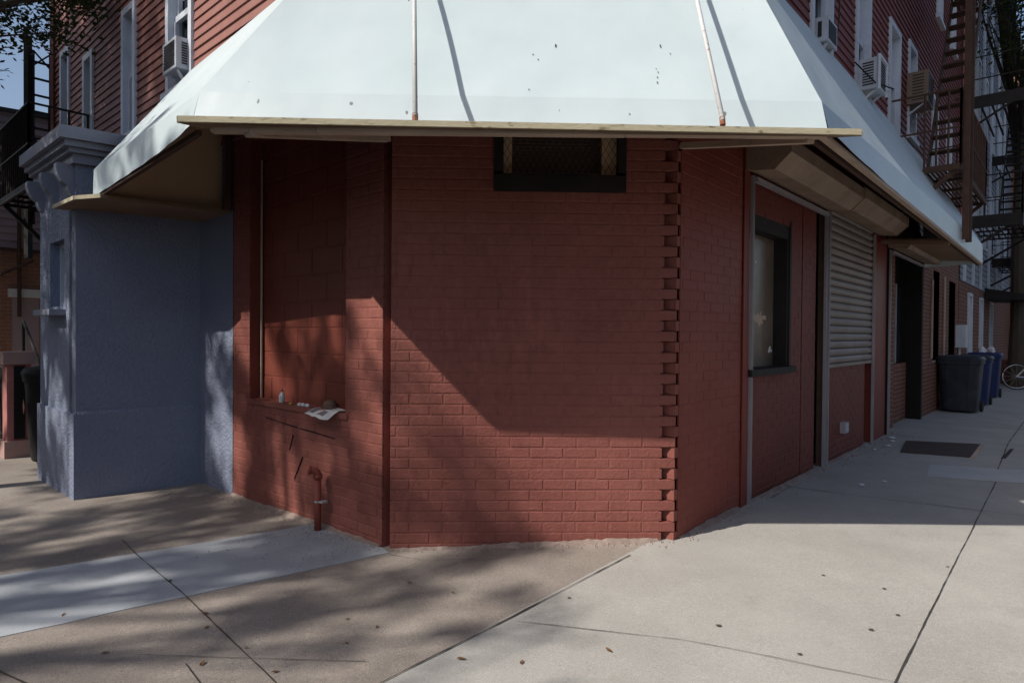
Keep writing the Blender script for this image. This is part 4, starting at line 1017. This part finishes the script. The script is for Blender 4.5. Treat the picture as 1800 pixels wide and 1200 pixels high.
# ------------------------------------------------------------------ trees
def tree(label,base,trunk_h,crowns,leaf=.09,density=900,seed=1,r0=.16,name='street_tree',cs=1.,ncl=1.):
    rnd = random.Random(seed); t = thing(name,label,'tree',V(*base))
    q = MB(); b0 = V(*base); top = b0+V(rnd.uniform(-.2,.2),rnd.uniform(-.2,.2),trunk_h)
    q.tube([b0-Z*.1,lerp(b0,top,.3)+V(.05,.03,0),lerp(b0,top,.7),top],[r0*1.3,r0,r0*.85,r0*.6],10)
    for c,r in crowns:
        c = V(*c); mid = lerp(top,c,.5)+V(0,0,-.15*r[2])
        q.tube([top-Z*.2,mid,c],[r0*.5,r0*.32,r0*.12],7)
        for k in range(5):
            d = V(rnd.uniform(-1,1)*r[0],rnd.uniform(-1,1)*r[1],rnd.uniform(-.4,1)*r[2])*.75; q.tube([mid,lerp(mid,c+d,.6)+V(0,0,-.1),c+d],[r0*.2,r0*.12,r0*.03],5)
    ch(q,'trunk','bark',t)
    q = MB()
    for c,r in crowns:
        c = V(*c); vol = r[0]*r[1]*r[2]; nc = max(6,int(26*ncl*vol**.6)); cl = []
        for k in range(nc):
            while True:
                d = V(rnd.uniform(-1,1),rnd.uniform(-1,1),rnd.uniform(-1,1))
                if d.length < 1: break
            d = d*(.55+.45*d.length); cl.append((V(d.x*r[0],d.y*r[1],d.z*r[2])+c, rnd.uniform(.22,.5)*max(r)**.5*cs))
        per = max(12,int(density*vol/nc))
        for p,s in cl:
            for k in range(per):
                g3 = V(rnd.gauss(0,s*.5),rnd.gauss(0,s*.5),rnd.gauss(0,s*.38)); x = p+g3
                a = rnd.uniform(0,2*PI); tl = rnd.uniform(-.9,.5)
                dx = V(math.cos(a)*math.cos(tl),math.sin(a)*math.cos(tl),math.sin(tl)); dy = dx.cross(V(rnd.gauss(0,.4),rnd.gauss(0,.4),1)).normalized(); L = leaf*rnd.uniform(.6,1.3)
                q.add([x,x+dx*L*.5+dy*L*.28,x+dx*L,x+dx*L*.5-dy*L*.28],[(0,1,2,3)])
    ch(q,'crown','leaf',t)
    return t
H2 = V(.857,.513,0); P2 = V(-.513,.857,0)
def hp(a,p,z): v = H2*a+P2*p; return (v.x,v.y,z)
tree('leafy street tree leaning in at the upper left beside the black fire escape',(-6.9,4.4,-.1),3.6,[((-5.75,7.2,5.35),(.95,.8,.5)),((-5.15,7.1,5.05),(.48,.5,.3)),((-5.5,7.0,4.88),(.6,.55,.42)),((-5.76,7.0,4.3),(.2,.28,.42)),((-5.95,7.0,4.6),(.4,.4,.4)),((-6.6,6.3,5.4),(1.0,.9,.9)),((-5.2,7.2,5.6),(.6,.5,.45)),((-7.4,5.6,5.6),(1.5,1.5,1.3)),((-8.4,6.9,6.2),(1.6,1.6,1.3)),((-7.6,3.6,6.6),(1.2,1.2,.9))],leaf=.07,density=5200,seed=3,r0=.11)  # last big crowns lie out of view, added to block sky light
tree('leafy street tree hanging over the far right pavement',(13.9,17.4,0),6.0,[((10.75,13.9,8.3),(.75,.9,.9)),((11.3,13.5,8.6),(1.1,1.1,1.2)),((11.05,13.8,7.6),(.7,.8,.5)),((10.45,13.8,8.7),(.45,.6,.6)),((12.0,14.4,7.6),(.8,.8,.8)),((12.6,13.8,9.2),(1.5,1.4,1.3))],leaf=.10,density=1100,seed=5,r0=.19)
tree('broad street tree across the road that dapples the corner with shade',hp(-9.6,4.6,-.2),6.2,[(hp(-9.3,3.6,9.55),(1.3,1.3,.95)),(hp(-9.6,4.5,9.4),(1.5,1.5,1.1)),(hp(-9.6,5.6,9.2),(1.6,1.6,1.5)),(hp(-9.4,2.5,9.75),(.6,.65,.45)),(hp(-9.5,5.2,10.7),(1.2,1.2,.8)),(hp(-9.2,3.75,9.85),(.65,.65,.65)),(hp(-9.3,4.9,10.0),(1.2,1.2,.8))],leaf=.10,density=1000,seed=11,cs=.5,ncl=.6)
tree('tall street tree across the road that shades the pink siding',hp(-9.6,9.6,-.2),7.5,[(hp(-9.5,7.9,13.2),(1.6,1.6,2.2)),(hp(-9.6,9.6,13.6),(1.9,1.9,2.6)),(hp(-9.5,7.6,9.4),(1.5,1.5,1.6)),(hp(-9.8,9.6,10.2),(1.7,1.7,2.)),(hp(-9.4,11.6,13.),(1.8,1.8,2.4))],leaf=.12,density=1300,seed=12,cs=.62,ncl=.42)
tree('unseen spreading tree added across the road to shade the carriageway',hp(-10.2,-.6,-.2),4.6,[(hp(-9.6,.2,8.),(1.6,1.6,1.2)),(hp(-9.8,-1.8,8.2),(1.7,1.7,1.4)),(hp(-9.6,-3.4,7.8),(1.6,1.6,1.3)),(hp(-8.2,-.8,6.6),(1.6,1.6,1.2))],leaf=.15,density=700,seed=14)  # tree added out of view; its shade on the road cuts bounced light

# ------------------------------------------------------------------ unseen row houses added across the two streets to block low sky light
def opposite(label,F,u0,u1,o,h,mat):
    t = thing('unseen_row_house',label,'building',F((u0+u1)/2,o,-.1),'unseen row houses added across the street')
    FX = lambda u,oo,z: F(u,o-oo,z)
    wins = [(u,u+1.0,z,z+1.7) for u in [u0+1.2+i*2.4 for i in range(int((u1-u0-1.5)/2.4))] for z in (1.,4.3,7.6,10.6) if z+2 < h]
    q = MB()
    for a,b_,c,d in rects(u0,u1,-.2,h,wins): q.quad(FX(a,0,c),FX(b_,0,c),FX(b_,0,d),FX(a,0,d))
    for a,b_,c,d in wins:
        q.quad(FX(a,0,c),FX(a,-.2,c),FX(a,-.2,d),FX(a,0,d)); q.quad(FX(b_,0,c),FX(b_,-.2,c),FX(b_,-.2,d),FX(b_,0,d)); q.quad(FX(a,0,c),FX(b_,0,c),FX(b_,-.2,c),FX(a,-.2,c)); q.quad(FX(a,0,d),FX(b_,0,d),FX(b_,-.2,d),FX(a,-.2,d))
    ch(q,'wall',mat,t)
    for a,b_,c,d in wins:
        q = MB(); q.box(FX,a,b_,-.25,-.19,c,d); ch(q,'window','glass',t)
    q = MB(); q.box(FX,u0,u1,-9,-.27,-.2,h-.05); ch(q,'inner_core','black',t)
    q = MB(); q.box(FX,u0-.05,u1+.05,-9,.25,h,h+.5); ch(q,'roof','roof',t)
opposite('unseen brown brick row house added across the left street, nearest the crossing',FB,-4,9,16.5,13.,'brown_brick')
opposite('unseen maroon row house added across the left street, farther from the crossing',FB,9.3,22,16.5,13.5,'maroon_siding')
opposite('unseen brown brick row house added across the right street, nearest the crossing',FC,-4,9,16.5,7.5,'brown_brick')
opposite('unseen grey row house added across the right street, farther from the crossing',FC,9.3,24,16.5,8,'grey_siding')

# ------------------------------------------------------------------ light, sky, camera
sun_dir = V(1.523,.91,-1.61).normalized()
sl = D.lights.new('Sun','SUN'); sl.energy = 5.0; sl.angle = math.radians(.55); sl.color = (1.,.95,.87)
so = D.objects.new('Sun',sl); COL.objects.link(so); so.rotation_euler = sun_dir.to_track_quat('-Z','Y').to_euler(); so.location = (-8,-5,12)
w = D.worlds.new('World'); S.world = w; w.use_nodes = True; nt = w.node_tree
bg = nt.nodes['Background']; sky = nt.nodes.new('ShaderNodeTexSky'); sky.sky_type = 'NISHITA'; sky.sun_disc = False
sky.sun_elevation = math.asin(-sun_dir.z); sky.sun_rotation = math.atan2(-sun_dir.x,-sun_dir.y) % (2*PI)
sky.air_density = 1.; sky.dust_density = 2.6; sky.ozone_density = 1.
nt.links.new(sky.outputs[0],bg.inputs[0]); bg.inputs[1].default_value = .13
cd = D.cameras.new('Camera'); cam = D.objects.new('Camera',cd); COL.objects.link(cam); S.camera = cam
cd.sensor_width = 36.; cd.lens = 1112/1800*36.; cd.clip_end = 2000.; cd.clip_start = .05
pit, rol = math.radians(-.72), math.radians(.45)
fw = V(0,math.cos(pit),math.sin(pit)); up0 = V(0,-math.sin(pit),math.cos(pit)); r0 = V(1,0,0)
Rr = r0*math.cos(rol)+up0*math.sin(rol); Uu = up0*math.cos(rol)-r0*math.sin(rol)
mt = Matrix(((Rr.x,Uu.x,-fw.x,0),(Rr.y,Uu.y,-fw.y,0),(Rr.z,Uu.z,-fw.z,1.37),(0,0,0,1)))
cam.matrix_world = mt
vs_ = S.view_settings; vs_.view_transform = 'Standard'; vs_.look = 'None'; vs_.exposure = .03; vs_.gamma = 1.; vs_.use_curve_mapping = False
S.cycles.max_bounces = 6
